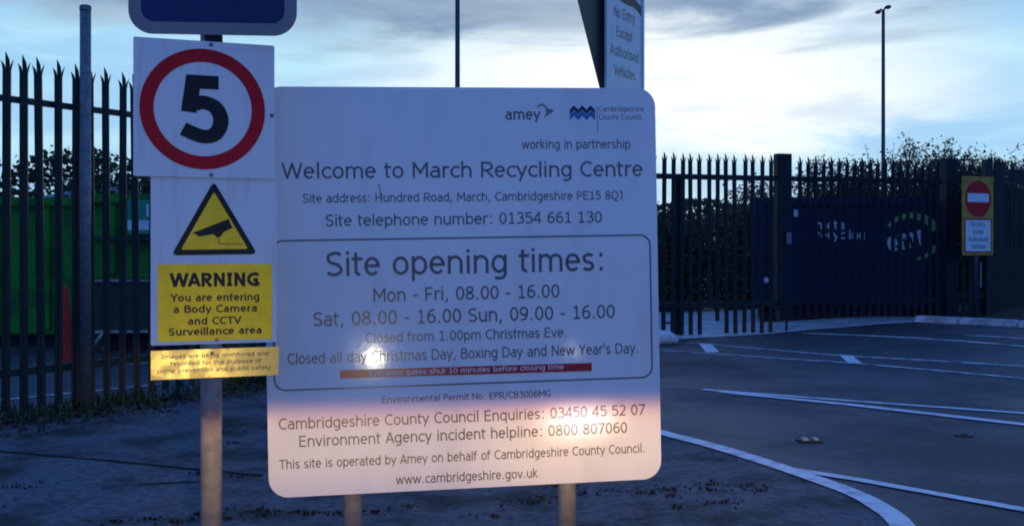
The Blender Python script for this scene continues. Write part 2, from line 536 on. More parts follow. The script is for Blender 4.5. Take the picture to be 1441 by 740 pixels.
# painted lines
def line(name, pts, w, m, off=0.006):
    return tag(mesh_obj(name, ribbon(bmesh.new(), densify(pts), w, off, 0.003), m), kind='structure')
def ext(p, q, k):
    return (q[0] + (q[0] - p[0]) * k, q[1] + (q[1] - p[1]) * k)
tag(mesh_obj('edge_line', ribbon(bmesh.new(), edge, 0.105, 0.011, 0.002), 'line_white'), kind='structure')
line('bay_line', [(1.40, 5.345), (1.692, 5.086), (1.953, 4.797), (2.232, 4.492), ext((1.692, 5.086), (2.232, 4.492), 1.5)], 0.075, 'line_white', 0.007)
line('bay_line', [(1.542, 8.327), (2.558, 7.688), (3.54, 7.125), ext((1.542, 8.327), (3.54, 7.125), 1.2)], 0.075, 'line_white')
line('bay_line', [(1.66, 8.20), (1.793, 8.063), (2.489, 7.48), (3.312, 6.665), ext((1.793, 8.063), (3.312, 6.665), 1.2)], 0.10, 'line_white', 0.0075)
line('bay_line', [(1.30, 11.80), (1.664, 11.519), (3.4, 10.217), (4.47, 8.996), ext((3.4, 10.217), (4.47, 8.996), 2)], 0.09, 'line_worn')
line('bay_line', [(2.12, 12.46), (2.259, 12.336), (3.606, 10.838), (4.863, 9.787), ext((3.606, 10.838), (4.863, 9.787), 2)], 0.09, 'line_worn')
line('bay_line', [(3.845, 13.649), (5.581, 11.232), ext((3.845, 13.649), (5.581, 11.232), 1)], 0.10, 'line_worn')
line('bay_line', [(5.433, 12.357), (5.932, 11.937), ext((5.433, 12.357), (5.932, 11.937), 3)], 0.10, 'line_worn')
for q in ([(2.225, 12.244), (2.369, 12.244), (2.264, 11.245), (2.113, 11.245)], [(3.471, 10.929), (3.593, 10.91), (3.454, 10.157), (3.319, 10.164)]):
    bm = bmesh.new()
    bm.faces.new([bm.verts.new((x, y, g(x, y) + 0.0115)) for x, y in q[::-1]])
    tag(mesh_obj('bay_marking', bm, 'line_white'), kind='structure')
line('yard_line', [(-5.2, 6.6), (-3.95, 7.62), (-3.57, 8.024), (-2.9, 8.7)], 0.07, 'line_worn')
line('yard_line', [(-5.6, 8.7), (-4.694, 9.446), (-4.403, 9.667), (-3.2, 10.6)], 0.07, 'line_worn')
# the tar joint crossing the old tarmac
j = [(-6.0, 6.95), (-4.2, 6.27), (-2.862, 5.77), (-2.3, 5.57), (-1.61, 5.298), (-1.25, 5.16)]
tag(mesh_obj('tar_joint', ribbon(bmesh.new(), densify(j, .12), 0.028, 0.0085, 0.008), 'crack'), kind='structure')
j = [(-1.50, 5.02), (-1.75, 4.98), (-1.95, 4.90)]
tag(mesh_obj('tar_joint', ribbon(bmesh.new(), densify(j, .08), 0.016, 0.0085, 0.008), 'crack'), kind='structure')

# kerbs: single stones
def kerb_stone(a, b, lab, h=0.085, w=0.13):
    L = math.hypot(b[0] - a[0], b[1] - a[1])
    bm = bmesh.new()
    box(bm, 0.006, L - 0.006, 0, w, -0.1, h, 0.012)
    o = mesh_obj('kerb_stone', bm, 'kerb')
    o.location = (a[0], a[1], g((a[0] + b[0]) / 2, (a[1] + b[1]) / 2))
    o.rotation_euler = (0, 0, math.atan2(b[1] - a[1], b[0] - a[0]))
    return tag(o, lab, 'kerb stone', 'pale kerb stones in front of the gate')
KP = [(5.56, 14.24), (6.0, 13.86), (6.55, 13.36), (7.2, 12.85), (7.9, 12.4), (8.6, 12.0)]
KL = ['pale kerb stone at the left end of the row, near the gate end', 'pale kerb stone below the yellow no entry sign, second from the left end', 'pale kerb stone at the right edge of the photo in front of the dark fence',
      'pale kerb stone beyond the right edge, fourth from the gate end', 'pale kerb stone last but one in the row, by the car park', 'pale kerb stone last in the row, farthest right']
for i in range(3):
    kerb_stone(KP[i], KP[i + 1], KL[i])
# earth behind them
bm = bmesh.new()
KQ = densify(KP, .4)
back = []
for i, (x, y) in enumerate(KQ):
    t = i / (len(KQ) - 1)
    back.append((5.62 + t * 5.4, 14.40 + t * 6.2))
rows = []
for (x0, y0), (x1, y1) in zip(KQ, back):
    x0 += 0.09
    y0 += 0.09
    rows.append([bm.verts.new((x0 + (x1 - x0) * k / 6, y0 + (y1 - y0) * k / 6, g(x0 + (x1 - x0) * k / 6, y0 + (y1 - y0) * k / 6) + 0.05 + 0.012 * random.random())) for k in range(7)])
for a, b in zip(rows, rows[1:]):
    for k in range(6):
        bm.faces.new((a[k], b[k], b[k + 1], a[k + 1]))
tag(mesh_obj('earth_bank', bm, 'soil'), kind='structure')
bm = bmesh.new()
tube(bm, [(1.60, 12.22, 0.07), (1.72, 12.24, 0.085), (1.86, 12.27, 0.085), (1.97, 12.30, 0.05)], [0.05, 0.085, 0.088, 0.045], 10)
tag(mesh_obj('kerb_end', bm, 'kerb', smooth=True), 'rounded white kerb end lying by the right edge of the welcome board', 'kerb end')

# ================================================================== palisade fences
PROF = [(-0.031, 0.0), (-0.017, -0.014), (0.0, -0.004), (0.017, -0.014), (0.031, 0.0)]
def pale_mesh(z0, h, m='fence_green'):
    """W-section pale with a triple pointed, splayed head"""
    bm = bmesh.new()
    zt = h - 0.125
    def sheet(front):
        y = 0.0 if front else 0.0035
        lo = [bm.verts.new((a, b + y, z0)) for a, b in PROF]
        hi = [bm.verts.new((a, b + y, zt)) for a, b in PROF]
        for i in range(4):
            bm.faces.new((lo[i], lo[i + 1], hi[i + 1], hi[i]))
        def prong(ids, tip, mid):
            base = [hi[i] for i in ids]
            ms = [bm.verts.new((x, yy + y, z)) for x, yy, z in mid]
            for i in range(len(base) - 1):
                bm.faces.new((base[i], base[i + 1], ms[i + 1], ms[i]))
            t = bm.verts.new((tip[0], tip[1] + y, tip[2]))
            for i in range(len(ms) - 1):
                bm.faces.new((ms[i], ms[i + 1], t))
        prong((0, 1), (-0.033, 0.016, h - 0.062), [(-0.032, 0.006, h - 0.092), (-0.019, -0.004, h - 0.092)])
        prong((1, 2, 3), (-0.005, 0.008, h), [(-0.016, -0.008, h - 0.055), (-0.002, -0.002, h - 0.055), (0.012, -0.010, h - 0.055)])
        prong((3, 4), (0.043, -0.010, h - 0.045), [(0.020, -0.010, h - 0.088), (0.037, -0.003, h - 0.088)])
    sheet(True)
    sheet(False)
    # close the two long edges
    me = bpy.data.meshes.new('pale')
    bm.verts.ensure_lookup_table()
    bm.to_mesh(me)
    bm.free()
    me.materials.append(M[m])
    return me
def add_pales(root, xs, z0, me, lean=0.008):
    for x in xs:
        o = bpy.data.objects.new('pale', me)
        o.location = (x, 0, z0 + random.uniform(-0.008, 0.008))
        o.rotation_euler = (random.uniform(-lean, lean), random.uniform(-lean, lean), random.uniform(-.02, .02))
        link(o, root)
def rail(root, x0, x1, z, h, m='fence_green'):
    bm = bmesh.new()
    box(bm, x0, x1, 0.006, 0.011, z - h / 2, z + h / 2)
    box(bm, x0, x1, 0.0112, 0.055, z + h / 2 - 0.005, z + h / 2 - 0.0003)
    return mesh_obj('rail', bm, m, root)
def post(root, x, h, w=0.10, d=0.06, y=0.06, m='fence_green', z0=-0.2):
    bm = bmesh.new()
    box(bm, x - w / 2, x + w / 2, y, y + d, z0, h, 0.004)
    return mesh_obj('post', bm, m, root)
PALE = pale_mesh(0, 2.40)
# left boundary
DL = Vector((0.49, 0.77)).normalized()
yawL = math.atan2(DL.y, DL.x)
fl = thing('palisade_fence', 'dark green palisade fence behind the speed limit sign, green skips behind it', 'fence', (-3.37, 6.86, 0), yawL)
NL = 61
add_pales(fl, [0.1295 * (i - 4) for i in range(NL)], 0.06, PALE)
rail(fl, -0.62, 7.36, 2.14, 0.046)
rail(fl, -0.62, 7.36, 0.31, 0.052)
for x in (-0.6, 2.15, 4.9, 7.38):
    post(fl, x, 2.2, 0.06, 0.09)
# CCTV post on the fence line
bm = bmesh.new()
tube(bm, [(0, 0, -.1), (0, 0, 2.835)], 0.038, 20)
tp = thing('steel_post', 'tall round grey steel post rising above the left fence', 'post', (-3.07 + .05, 7.33 - .035, 0))
mesh_obj('tube', bm, 'galv', tp, True)
bm = bmesh.new()
tube(bm, [(0, 0, 2.825), (0, 0, 2.855), (0, 0, 2.862)], [0.041, 0.041, 0.03], 20)
mesh_obj('cap', bm, 'galv', tp)
# right boundary
DR = Vector((1.497, 0.406)).normalized()
yawR = math.atan2(DR.y, DR.x)
fr = thing('palisade_fence', 'dark palisade fence between the welcome board and the sliding gate, one pale short', 'fence', (1.975, 13.44, 0), yawR)
PITCH = 0.1295
PALE_R = pale_mesh(0.0, 2.39)
PALE_CUT = pale_mesh(0.40, 2.39)
PALE_SHORT = pale_mesh(0.17, 2.39)
add_pales(fr, [PITCH * i for i in range(-10, 13) if i not in (5, 6)], 0.015, PALE_R)
add_pales(fr, [PITCH * 5 + .01], 0.015, PALE_CUT)
add_pales(fr, [PITCH * 6 - .006], 0.015, PALE_SHORT)
rail(fr, -1.38, 1.64, 2.085, 0.072)
rail(fr, -1.38, 1.64, 0.40, 0.075)
for x in (-1.38, 0.23):
    post(fr, x, 2.08, 0.10, 0.06)
bm = bmesh.new()
box(bm, 0.02, 0.12, 0.012, 0.03, 0.16, 0.185)
mesh_obj('bottom_bracket', bm, 'fence_green', fr)
# sliding gate
gt = thing('sliding_gate', 'dark steel palisade sliding gate hanging clear of the ground in front of the navy container', 'gate', (1.975, 13.44, 0), yawR)
PALE_G = pale_mesh(0.0, 2.20, 'fence_blue')
add_pales(gt, [2.0 + 0.1206 * i for i in range(19)], 0.205, PALE_G, 0.002)
bm = bmesh.new()
box(bm, 1.645, 1.86, -0.03, 0.09, 0.33, 2.42, 0.006)
mesh_obj('stile', bm, 'fence_blue', gt)
bm = bmesh.new()
box(bm, 1.68, 1.88, -0.05, 0.11, 0.185, 0.325, 0.01)
mesh_obj('roller_box', bm, 'fence_blue', gt)
bm = bmesh.new()
box(bm, 1.79, 1.81, 0, 0.03, 0.03, 0.184)
mesh_obj('drop_bolt', bm, 'fence_blue', gt)
rail(gt, 1.865, 4.26, 2.085, 0.072, 'fence_blue')
rail(gt, 1.885, 4.26, 0.42, 0.085, 'fence_blue')
for x in (1.80,):
    bm = bmesh.new()
    box(bm, x - .05, x + .03, -0.075, -0.052, 1.20, 1.36, 0.006)
    mesh_obj('lock_case', bm, 'bolt', gt)
# gate post + end panel
ge = thing('palisade_fence', 'short dark palisade end panel behind the yellow no entry sign at right of the gate', 'fence', (1.975, 13.44, 0.06), yawR)
post(ge, 4.40, 2.36, 0.20, 0.18, -0.03, 'fence_blue')
add_pales(ge, [4.60, 4.725, 4.85], 0.12, pale_mesh(0, 2.20))
rail(ge, 4.51, 4.96, 2.03, 0.07)
rail(ge, 4.51, 4.96, 0.42, 0.075)
post(ge, 5.01, 2.36, 0.10, 0.10, -0.03)
# fence running away at the right
DF = Vector((2.1, 3.1)).normalized()
ff = thing('palisade_fence', 'dark palisade fence running away at the right edge, seen almost end on', 'fence', (6.86, 14.80, 0.06), math.atan2(DF.y, DF.x))
add_pales(ff, [0.13 * i + 0.1 for i in range(48)], 0.07, PALE)
rail(ff, 0.02, 6.4, 2.12, 0.07)
rail(ff, 0.02, 6.4, 0.40, 0.075)
for x in (1.22, 3.9, 6.4):
    post(ff, x, 2.42, 0.10, 0.08)

# ------------------------------------------------------------------ a plain humanist sans drawn as strokes (cap height 1, x-height 0.75)
ADV = dict(zip('abcdefghijklmnopqrstuvwxyz', (1075, 1133, 946, 1133, 1079, 721, 1133, 1142, 469, 577, 1020, 469, 1720, 1142, 1112, 1133, 1133, 737, 915, 685, 1142, 1020, 1520, 1014, 1020, 910)))
ADV.update(zip('ABCDEFGHIJKLMNOPQRSTUVWXYZ', (1229, 1207, 1231, 1388, 1149, 1075, 1366, 1384, 764, 854, 1204, 1020, 1577, 1366, 1450, 1129, 1450, 1272, 1141, 1200, 1343, 1201, 1849, 1190, 1180, 1145)))
ADV.update({c: 1118 for c in '0123456789'})
ADV.update({' ': 641, '.': 621, ',': 621, ':': 725, '-': 744, '/': 782, "'": 433})
def _arc(cx, cy, rx, ry, a0, a1, n=None):
    n = n or max(3, int(abs(a1 - a0) / 15))
    return [(cx + rx * math.cos(R(a0 + (a1 - a0) * k / n)), cy + ry * math.sin(R(a0 + (a1 - a0) * k / n))) for k in range(n + 1)]
def _cr(*p):
    return catmull(list(p), 5)
def glyph(c, h):
    """strokes (centre lines) of one letter; h is half the stroke weight"""
    w = ADV[c] / 1489
    l, r, m = 0.075 + h, w - 0.075 - h, w / 2
    lo, ro = 0.045 + h, w - 0.045 - h                  # round sides
    X, T, B = 0.755 - h, 1.0 - h, h
    ym = (X + B) / 2
    rx, ry = (ro - lo) / 2, (X - B) / 2 + .006
    if c == 'a':
        return [_arc(m - .01, X - .17, (r - lo) / 2 - .02, .17, 140, 90, 3) + _arc(m - .01, X - .19, r - m + .01, .19, 80, 0, 5) + [(r, 0)],
                [(r, .43)] + _arc(lo + .20, (.43 + B) / 2 - .002, .20, (.43 - B) / 2, 90, 270) + _cr((lo + .30, B), (r - .10, .095), (r, .17))]
    if c in 'bp':
        st = [(l, 0), (l, 1.04)] if c == 'b' else [(l, -.27), (l, .755)]
        return [st, _arc((l + ro) / 2, ym, (ro - l) / 2, ry, 168, -168)]
    if c in 'dq':
        st = [(r, 0), (r, 1.04)] if c == 'd' else [(r, -.27), (r, .755)]
        return [st, _arc((lo + r) / 2, ym, (r - lo) / 2, ry, 12, 348)]
    if c == 'c':
        return [_arc(lo + .30, ym, .30, ry, 48, 312)]
    if c == 'e':
        return [[(lo + .01, ym + .02), (ro, ym + .02)] + _arc(m, ym, rx, ry, 8, 318)]
    if c == 'f':
        return [_cr((w - .02, 1.0 - h + .02), (w - .13, 1.0 - h + .035), (.20, .92), (.165, .76)) + [(.165, 0)], [(.0, X), (w - .05, X)]]
    if c == 'g':
        return [_arc((lo + r) / 2, ym, (r - lo) / 2, ry, 12, 348), [(r, .755), (r, .02)] + _arc((lo + r) / 2 - .01, -.02, (r - lo) / 2 + .01, .20, -8, -128, 8)]
    if c in 'hn':
        return [[(l, 0), (l, 1.04 if c == 'h' else .755)], _arc((l + r) / 2, X - .245, (r - l) / 2, .25, 165, 0) + [(r, 0)]]
    if c == 'i':
        return [[(m, 0), (m, .755)], [(m, .87), (m, 1.0)]]
    if c == 'j':
        return [[(m + .04, .755), (m + .04, -.05)] + _arc(m - .10, -.07, .14, .14, 0, -100, 5), [(m + .04, .87), (m + .04, 1.0)]]
    if c == 'k':
        return [[(l, 0), (l, 1.04)], [(r - .02, .755), (l + .03, .37)], [(l + .13, .44), (r + .03, 0)]]
    if c == 'l':
        return [[(m, 0), (m, 1.04)]]
    if c == 'm':
        q = (r - l) / 2
        return [[(l, 0), (l, .755)], _arc(l + q / 2, X - .215, q / 2, .22, 165, 0) + [(l + q, 0)], _arc(l + 1.5 * q, X - .215, q / 2, .22, 165, 0) + [(r, 0)]]
    if c == 'o':
        return [_arc(m, ym, rx, ry, 0, 360)]
    if c == 'r':
        return [[(l, 0), (l, .755)], _cr((l, .50), (l + .07, .62), (l + .17, X - .015), (w - .01, X))]
    if c == 's':
        return [_cr((ro - .015, X - .06), (m + .04, X + .003), (lo + .06, X - .055), (lo + .02, X - .17), (lo + .10, ym + .025), (ro - .10, ym - .035), (ro - .01, B + .16), (ro - .06, B + .045), (m - .04, B - .003), (lo - .01, B + .06))]
    if c == 't':
        return [[(.17, .95), (.17, .22)] + _arc(.31, .20, .14, .145, 180, 285, 6), [(0, X), (w - .02, X)]]
    if c == 'u':
        return [[(r, 0), (r, .755)], [(l, .755)] + _arc((l + r) / 2, B + .245, (r - l) / 2, .25, 180, 345)]
    if c == 'v':
        return [[(.06, .755), (m, .03), (w - .06, .755)]]
    if c == 'w':
        return [[(.07, .755), (.30, .03), (m, .72), (w - .30, .03), (w - .07, .755)]]
    if c == 'x':
        return [[(.06, .755), (w - .06, 0)], [(w - .06, .755), (.06, 0)]]
    if c == 'y':
        return [[(.06, .755), (m + .01, .05)], [(w - .06, .755), (.20, -.27)]]
    if c == 'z':
        return [[(.07, X), (w - .09, X), (.09, B), (w - .06, B)]]
    XC = T
    if c == 'A':
        return [[(.055, 0), (m, .965), (w - .055, 0)], [(.18, .31), (w - .18, .31)]]
    if c == 'B':
        return [[(l, 0), (l, 1)], [(l, T), (m + .04, T)] + _arc(m + .04, .76, .21, T - .76, 80, -80) + [(l, .525)], [(m + .05, .525)] + _arc(m + .06, (.525 + B) / 2, .25, (.525 - B) / 2, 85, -85) + [(l, B)]]
    if c == 'C':
        return [_arc(lo + .40, .5, .40, .5 - h + .006, 52, 308)]
    if c == 'D':
        return [[(l, 0), (l, 1)], [(l, T), (m - .08, T)] + _arc(m - .06, .5, ro - m + .06, .5 - h, 85, -85) + [(l, B)]]
    if c == 'E':
        return [[(r + .05, T), (l, T), (l, B), (r + .05, B)], [(l, .53), (r + .01, .53)]]
    if c == 'F':
        return [[(r + .05, T), (l, T), (l, 0)], [(l, .50), (r, .50)]]
    if c == 'G':
        return [_arc(lo + .43, .5, .43, .5 - h + .006, 50, 300) + [(r, .14), (r, .46), (m + .02, .46)]]
    if c == 'H':
        return [[(l, 0), (l, 1)], [(r, 0), (r, 1)], [(l, .53), (r, .53)]]
    if c == 'I':
        return [[(m, 0), (m, 1)], [(.08, T), (w - .08, T)], [(.08, B), (w - .08, B)]]
    if c == 'J':
        return [[(.14, T), (r - .03, T), (r - .03, .26)] + _arc(r - .22, .26, .19, .20, 0, -100, 6)]
    if c == 'K':
        return [[(l, 0), (l, 1)], [(r, 1), (l + .03, .48)], [(l + .14, .58), (r + .05, 0)]]
    if c == 'L':
        return [[(l, 1), (l, B), (r + .06, B)]]
    if c == 'M':
        return [[(l, 0), (l, .97), (m, .33), (r, .97), (r, 0)]]
    if c == 'N':
        return [[(l, 0), (l, .95), (r, .05), (r, 1)]]
    if c == 'O' or c == 'Q':
        s = [_arc(m, .5, rx, .5 - h + .006, 0, 360)]
        return s + ([[(m, .06), (m + .10, -.12), (ro + .04, -.17)]] if c == 'Q' else [])
    if c == 'P' or c == 'R':
        s = [[(l, 0), (l, 1)], [(l, T), (m - .02, T)] + _arc(m - .0, .70, ro - m - .01, T - .70, 85, -85) + [(l, .70 - (T - .70))]]
        return s + ([[(m - .04, .44), (r + .09, 0)]] if c == 'R' else [])
    if c == 'S':
        return [_cr((ro - .01, T - .075), (m + .06, T + .003), (lo + .07, T - .08), (lo + .03, T - .23), (lo + .12, .56), (ro - .13, .455), (ro - .01, B + .22), (ro - .07, B + .07), (m - .05, B - .003), (lo - .01, B + .085))]
    if c == 'T':
        return [[(m, 0), (m, T)], [(.02, T), (w - .02, T)]]
    if c == 'U':
        return [[(l, 1)] + _arc(m, .36, (r - l) / 2, .36 - h + .006, 180, 360) + [(r, 1)]]
    if c == 'V':
        return [[(.05, 1), (m, .04), (w - .05, 1)]]
    if c == 'W':
        return [[(.07, 1), (.34, .04), (m, .95), (w - .34, .04), (w - .07, 1)]]
    if c == 'X':
        return [[(.06, 1), (w - .06, 0)], [(w - .06, 1), (.06, 0)]]
    if c == 'Y':
        return [[(.05, 1), (m, .45), (w - .05, 1)], [(m, .46), (m, 0)]]
    if c == 'Z':
        return [[(.08, T), (w - .10, T), (.10, B), (w - .07, B)]]
    if c == '0':
        return [_arc(m, .5, rx - .01, .5 - h + .006, 0, 360)]
    if c == '1':
        return [[(m + .03, 0), (m + .03, 1)], [(.15, .86 - h * .3), (m + .03, T - .06)], [(.14, B), (w - .09, B)]]
    if c == '2':
        return [_cr((lo + .01, T - .10), (m - .06, T), (ro - .07, T - .08), (ro - .04, T - .24), (ro - .14, .45), (lo + .10, .15), (lo + .02, B)) + [(lo + .03, B), (ro + .03, B)]]
    if c == '3':
        return [_cr((lo + .02, T - .06), (m - .03, T + .003), (ro - .07, T - .07), (ro - .05, T - .24), (m + .08, .545), (m - .06, .53)), _cr((m - .06, .53), (m + .12, .51), (ro - .01, .36), (ro - .03, .16), (m + .04, B), (lo + .08, B + .02), (lo, B + .07))]
    if c == '4':
        return [[(w - .04, .29), (.06, .29), (r - .10, .97), (r - .10, 0)]]
    if c == '5':
        if h > .095:                                   # heavy road sign digit
            return [[(ro - .03, T), (lo + .10, T), (lo + .045, .45)], _cr((lo + .12, .565), (m, .60), (ro - .07, .53), (ro, .34), (ro - .07, .145), (m - .01, B - .003), (lo - .03, B + .10))]
        return [[(ro - .01, T), (lo + .08, T), (lo + .06, .55)], _cr((lo + .05, .56), (m, .615), (ro - .08, .54), (ro, .34), (ro - .07, .14), (m - .01, B - .003), (lo, B + .075))]
    if c == '6':
        return [_arc(m + .01, .325, rx - .01, .325 - h, 0, 360), _cr((lo + .03, .36), (lo + .05, .62), (lo + .18, .86), (ro - .10, T + .003), (ro - .03, T - .02))]
    if c == '7':
        return [[(.07, T), (ro, T), (lo + .13, 0)]]
    if c == '8':
        return [_arc(m, .75, rx - .04, .25 - h, 0, 360), _arc(m, .275, rx - .005, .275 - h, 0, 360)]
    if c == '9':
        return [_arc(m - .01, .675, rx - .01, .325 - h, 0, 360), _cr((ro - .03, .64), (ro - .05, .38), (ro - .18, .14), (lo + .10, B - .003), (lo + .03, B + .02))]
    if c == '.':
        return [[(m, 0), (m, .165)]]
    if c == ',':
        return [[(m + .03, .165), (m - .08, -.17)]]
    if c == ':':
        return [[(m, 0), (m, .165)], [(m, .59), (m, .755)]]
    if c == '-':
        return [[(.07, .40), (w - .07, .40)]]
    if c == '/':
        return [[(.03, -.2), (w - .03, 1.04)]]
    if c == "'":
        return [[(m, .68), (m, 1.04)]]
    return []
def text(name, s, cx, base, width, cap, m, parent, y=-0.0012, wt=0.125, rot=0.0, slant=0.0):
    """one line of lettering as one mesh: width is the inked width, base the baseline"""
    strokes, x = [], 0.0
    for c in s:
        lim = (-.4, 1.2)
        if c in 'AMNVWXYZK':
            lim = (0, 1)
        elif c in 'vwxzk':
            lim = (0, .755 if c != 'k' else 1.04)
        elif c == 'y':
            lim = (-.27, .755)
        for st in glyph(c, wt / 2):
            cur = [st[0]]
            for i in range(1, len(st)):          # break the stroke at sharp corners
                cur.append(st[i])
                if i < len(st) - 1:
                    d0 = Vector(st[i]) - Vector(st[i - 1])
                    d1 = Vector(st[i + 1]) - Vector(st[i])
                    if d0.length > 1e-5 and d1.length > 1e-5 and d0.angle(d1) > 1.75:
                        e = Vector(st[i]) + d0.normalized() * wt * .6
                        cur[-1] = (e.x, e.y)
                        strokes.append(([(px + x, py) for px, py in cur], lim))
                        e = Vector(st[i]) - d1.normalized() * wt * .6
                        cur = [(e.x, e.y)]
            strokes.append(([(px + x, py) for px, py in cur], lim))
        x += ADV[c] / 1489
    rib = []
    for st, lim in strokes:
        p = [Vector(st[0])]
        for q in st[1:]:
            if (Vector(q) - p[-1]).length > 1e-4:
                p.append(Vector(q))
        closed = (p[0] - p[-1]).length < 1e-3 and len(p) > 3
        if closed:
            p.pop()
        n = len(p)
        sd = []
        for i in range(n):
            a = p[i - 1] if (i > 0 or closed) else None
            b = p[(i + 1) % n] if (i < n - 1 or closed) else None
            d0 = (p[i] - a).normalized() if a is not None else None
            d1 = (b - p[i]).normalized() if b is not None else None
            d0 = d0 or d1
            d1 = d1 or d0
            t = d0 + d1
            t = t.normalized() if t.length > 1e-4 else d0
            nn_ = Vector((-t.y, t.x))
            k = min(1.9, 1 / max(.3, nn_.dot(Vector((-d0.y, d0.x)))))
            a_, b_ = p[i] + nn_ * wt / 2 * k, p[i] - nn_ * wt / 2 * k
            pair = []
            for q in (a_, b_):                    # cut flat at cap height and baseline, along the stroke
                dd = (d0 if i else d1)
                if abs(dd.y) > .35:
                    if q.y > lim[1]:
                        q = q - dd * ((q.y - lim[1]) / dd.y)
                    elif q.y < lim[0]:
                        q = q - dd * ((q.y - lim[0]) / dd.y)
                pair.append(q)
            sd.append(tuple(pair))
        rib.append((sd, closed))
    xs = [q.x for sd, _ in rib for pr in sd for q in pr]
    x0, x1 = min(xs), max(xs)
    sx = width / (x1 - x0)
    ca, sa = math.cos(rot), math.sin(rot)
    bm = bmesh.new()
    for k, (sd, closed) in enumerate(rib):
        yy = y - 0.00002 * (k % 4)
        vs = []
        for pr in sd:
            row = []
            for q in pr:
                px = (q.x - (x0 + x1) / 2) * sx + q.y * cap * slant
                pz = q.y * cap
                row.append(bm.verts.new((cx + px * ca - pz * sa, yy, base + px * sa + pz * ca)))
            vs.append(row)
        n = len(vs)
        for i in range(n if closed else n - 1):
            a, b = vs[i], vs[(i + 1) % n]
            bm.faces.new((a[1], b[1], b[0], a[0]))
    return mesh_obj(name, bm, m, parent)

# ================================================================== welcome board
wb = thing('welcome_board', 'large white welcome board with opening times on two posts, foreground centre', 'sign', (-0.179, 4.06, 0))
yw, rl = R(8.1), R(1.0)
panel = pl('panel', rrect(-0.775, 0.779, -0.778, 0.8, 0.075, 10), 'sign_white', wb, 0.0, 0.004)
panel.location = (0, 0, 0.975)
panel.rotation_euler = (0, -rl, yw)
bv = panel.modifiers.new('edge', 'BEVEL'); bv.width = 0.001; bv.segments = 2; bv.limit_method = 'ANGLE'
for px in (-0.444, 0.4126):
    bm = bmesh.new()
    q = (math.cos(yw) * px - math.sin(yw) * 0.05, math.sin(yw) * px + math.cos(yw) * 0.05)
    tube(bm, [(q[0], q[1], -0.2), (q[0], q[1], 1.70)], 0.038, 20)
    mesh_obj('post', bm, 'post_grey', wb, True)
for px, pz in ((-0.444, 0.62), (0.4126, 0.62), (-0.444, -0.62), (0.4126, -0.62)):
    bm = bmesh.new()
    box(bm, px - .07, px + .07, 0.0045, 0.012, pz - .02, pz + .02)
    mesh_obj('bracket', bm, 'galv', panel)
LINES = [('working in partnership', 0.4507, 0.5569, 0.4434, 0.0369, 'letter_grey'), ('Welcome to March Recycling Centre', 0.0077, 0.4450, 1.4272, 0.0616, 'letter_grey'),
    ('Site address: Hundred Road, March, Cambridgeshire PE15 8QJ', 0.0049, 0.3520, 1.2629, 0.0350, 'letter_grey'),
    ('Site telephone number: 01354 661 130', 0.0043, 0.2605, 1.0912, 0.0456, 'letter_grey'),
    ('Site opening times:', 0.0040, 0.0675, 1.0909, 0.0952, 'letter_grey'),
    ('Mon - Fri, 08.00 - 16.00', 0.0032, -0.0356, 0.7367, 0.0532, 'letter_grey'),
    ('Sat, 08.00 - 16.00 Sun, 09.00 - 16.00', 0.0008, -0.1237, 1.1912, 0.0546, 'letter_grey'),
    ('Closed from 1.00pm Christmas Eve.', 0.0000, -0.1935, 0.7929, 0.0392, 'letter_grey'),
    ("Closed all day Christmas Day, Boxing Day and New Year's Day.", -0.0029, -0.2671, 1.3839, 0.0420, 'letter_grey'),
    ('Environmental Permit No: EPR/CB3006MG', -0.0038, -0.4295, 0.6662, 0.0266, 'letter_grey'),
    ('Cambridgeshire County Council Enquiries: 03450 45 52 07', -0.0087, -0.5166, 1.4484, 0.0434, 'letter_grey'),
    ('Environment Agency incident helpline: 0800 807060', -0.0087, -0.5860, 1.2955, 0.0434, 'letter_grey'),
    ('This site is operated by Amey on behalf of Cambridgeshire County Council.', -0.0125, -0.6686, 1.4430, 0.0364, 'letter_grey'),
    ('www.cambridgeshire.gov.uk', -0.0097, -0.7481, 0.5612, 0.0364, 'letter_grey'),
    ('Cambridgeshire', 0.6372, 0.7055, 0.1857, 0.0215, 'letter_light_grey'), ('County Council', 0.6318, 0.6729, 0.1760, 0.0214, 'letter_light_grey')]
for s, cx, b, w, cap, m in LINES:
    text('text_line', s, cx, b, w, cap, m, panel)
text('company_name', 'amey', 0.2369, 0.6729, 0.1428, 0.0440, 'letter_grey', panel, wt=.15)
bar = pl('red_bar', [(-0.4975, -0.3275), (0.498, -0.3325), (0.498, -0.3005), (-0.4975, -0.2955)], 'bar_red', panel, -0.0016, -0.0004)
text('text_line', 'Entrance gates shut 10 minutes before closing time', -0.0001, -0.3215, 0.7686, 0.0200, 'letter_white', panel, -0.0022)
mesh_obj('border_line', ring(bmesh.new(), rrect(-0.749, 0.750, -0.369, 0.211, 0.045, 10), rrect(-0.743, 0.744, -0.363, 0.205, 0.039, 10), -0.0014, -0.0002), 'letter_grey', panel)
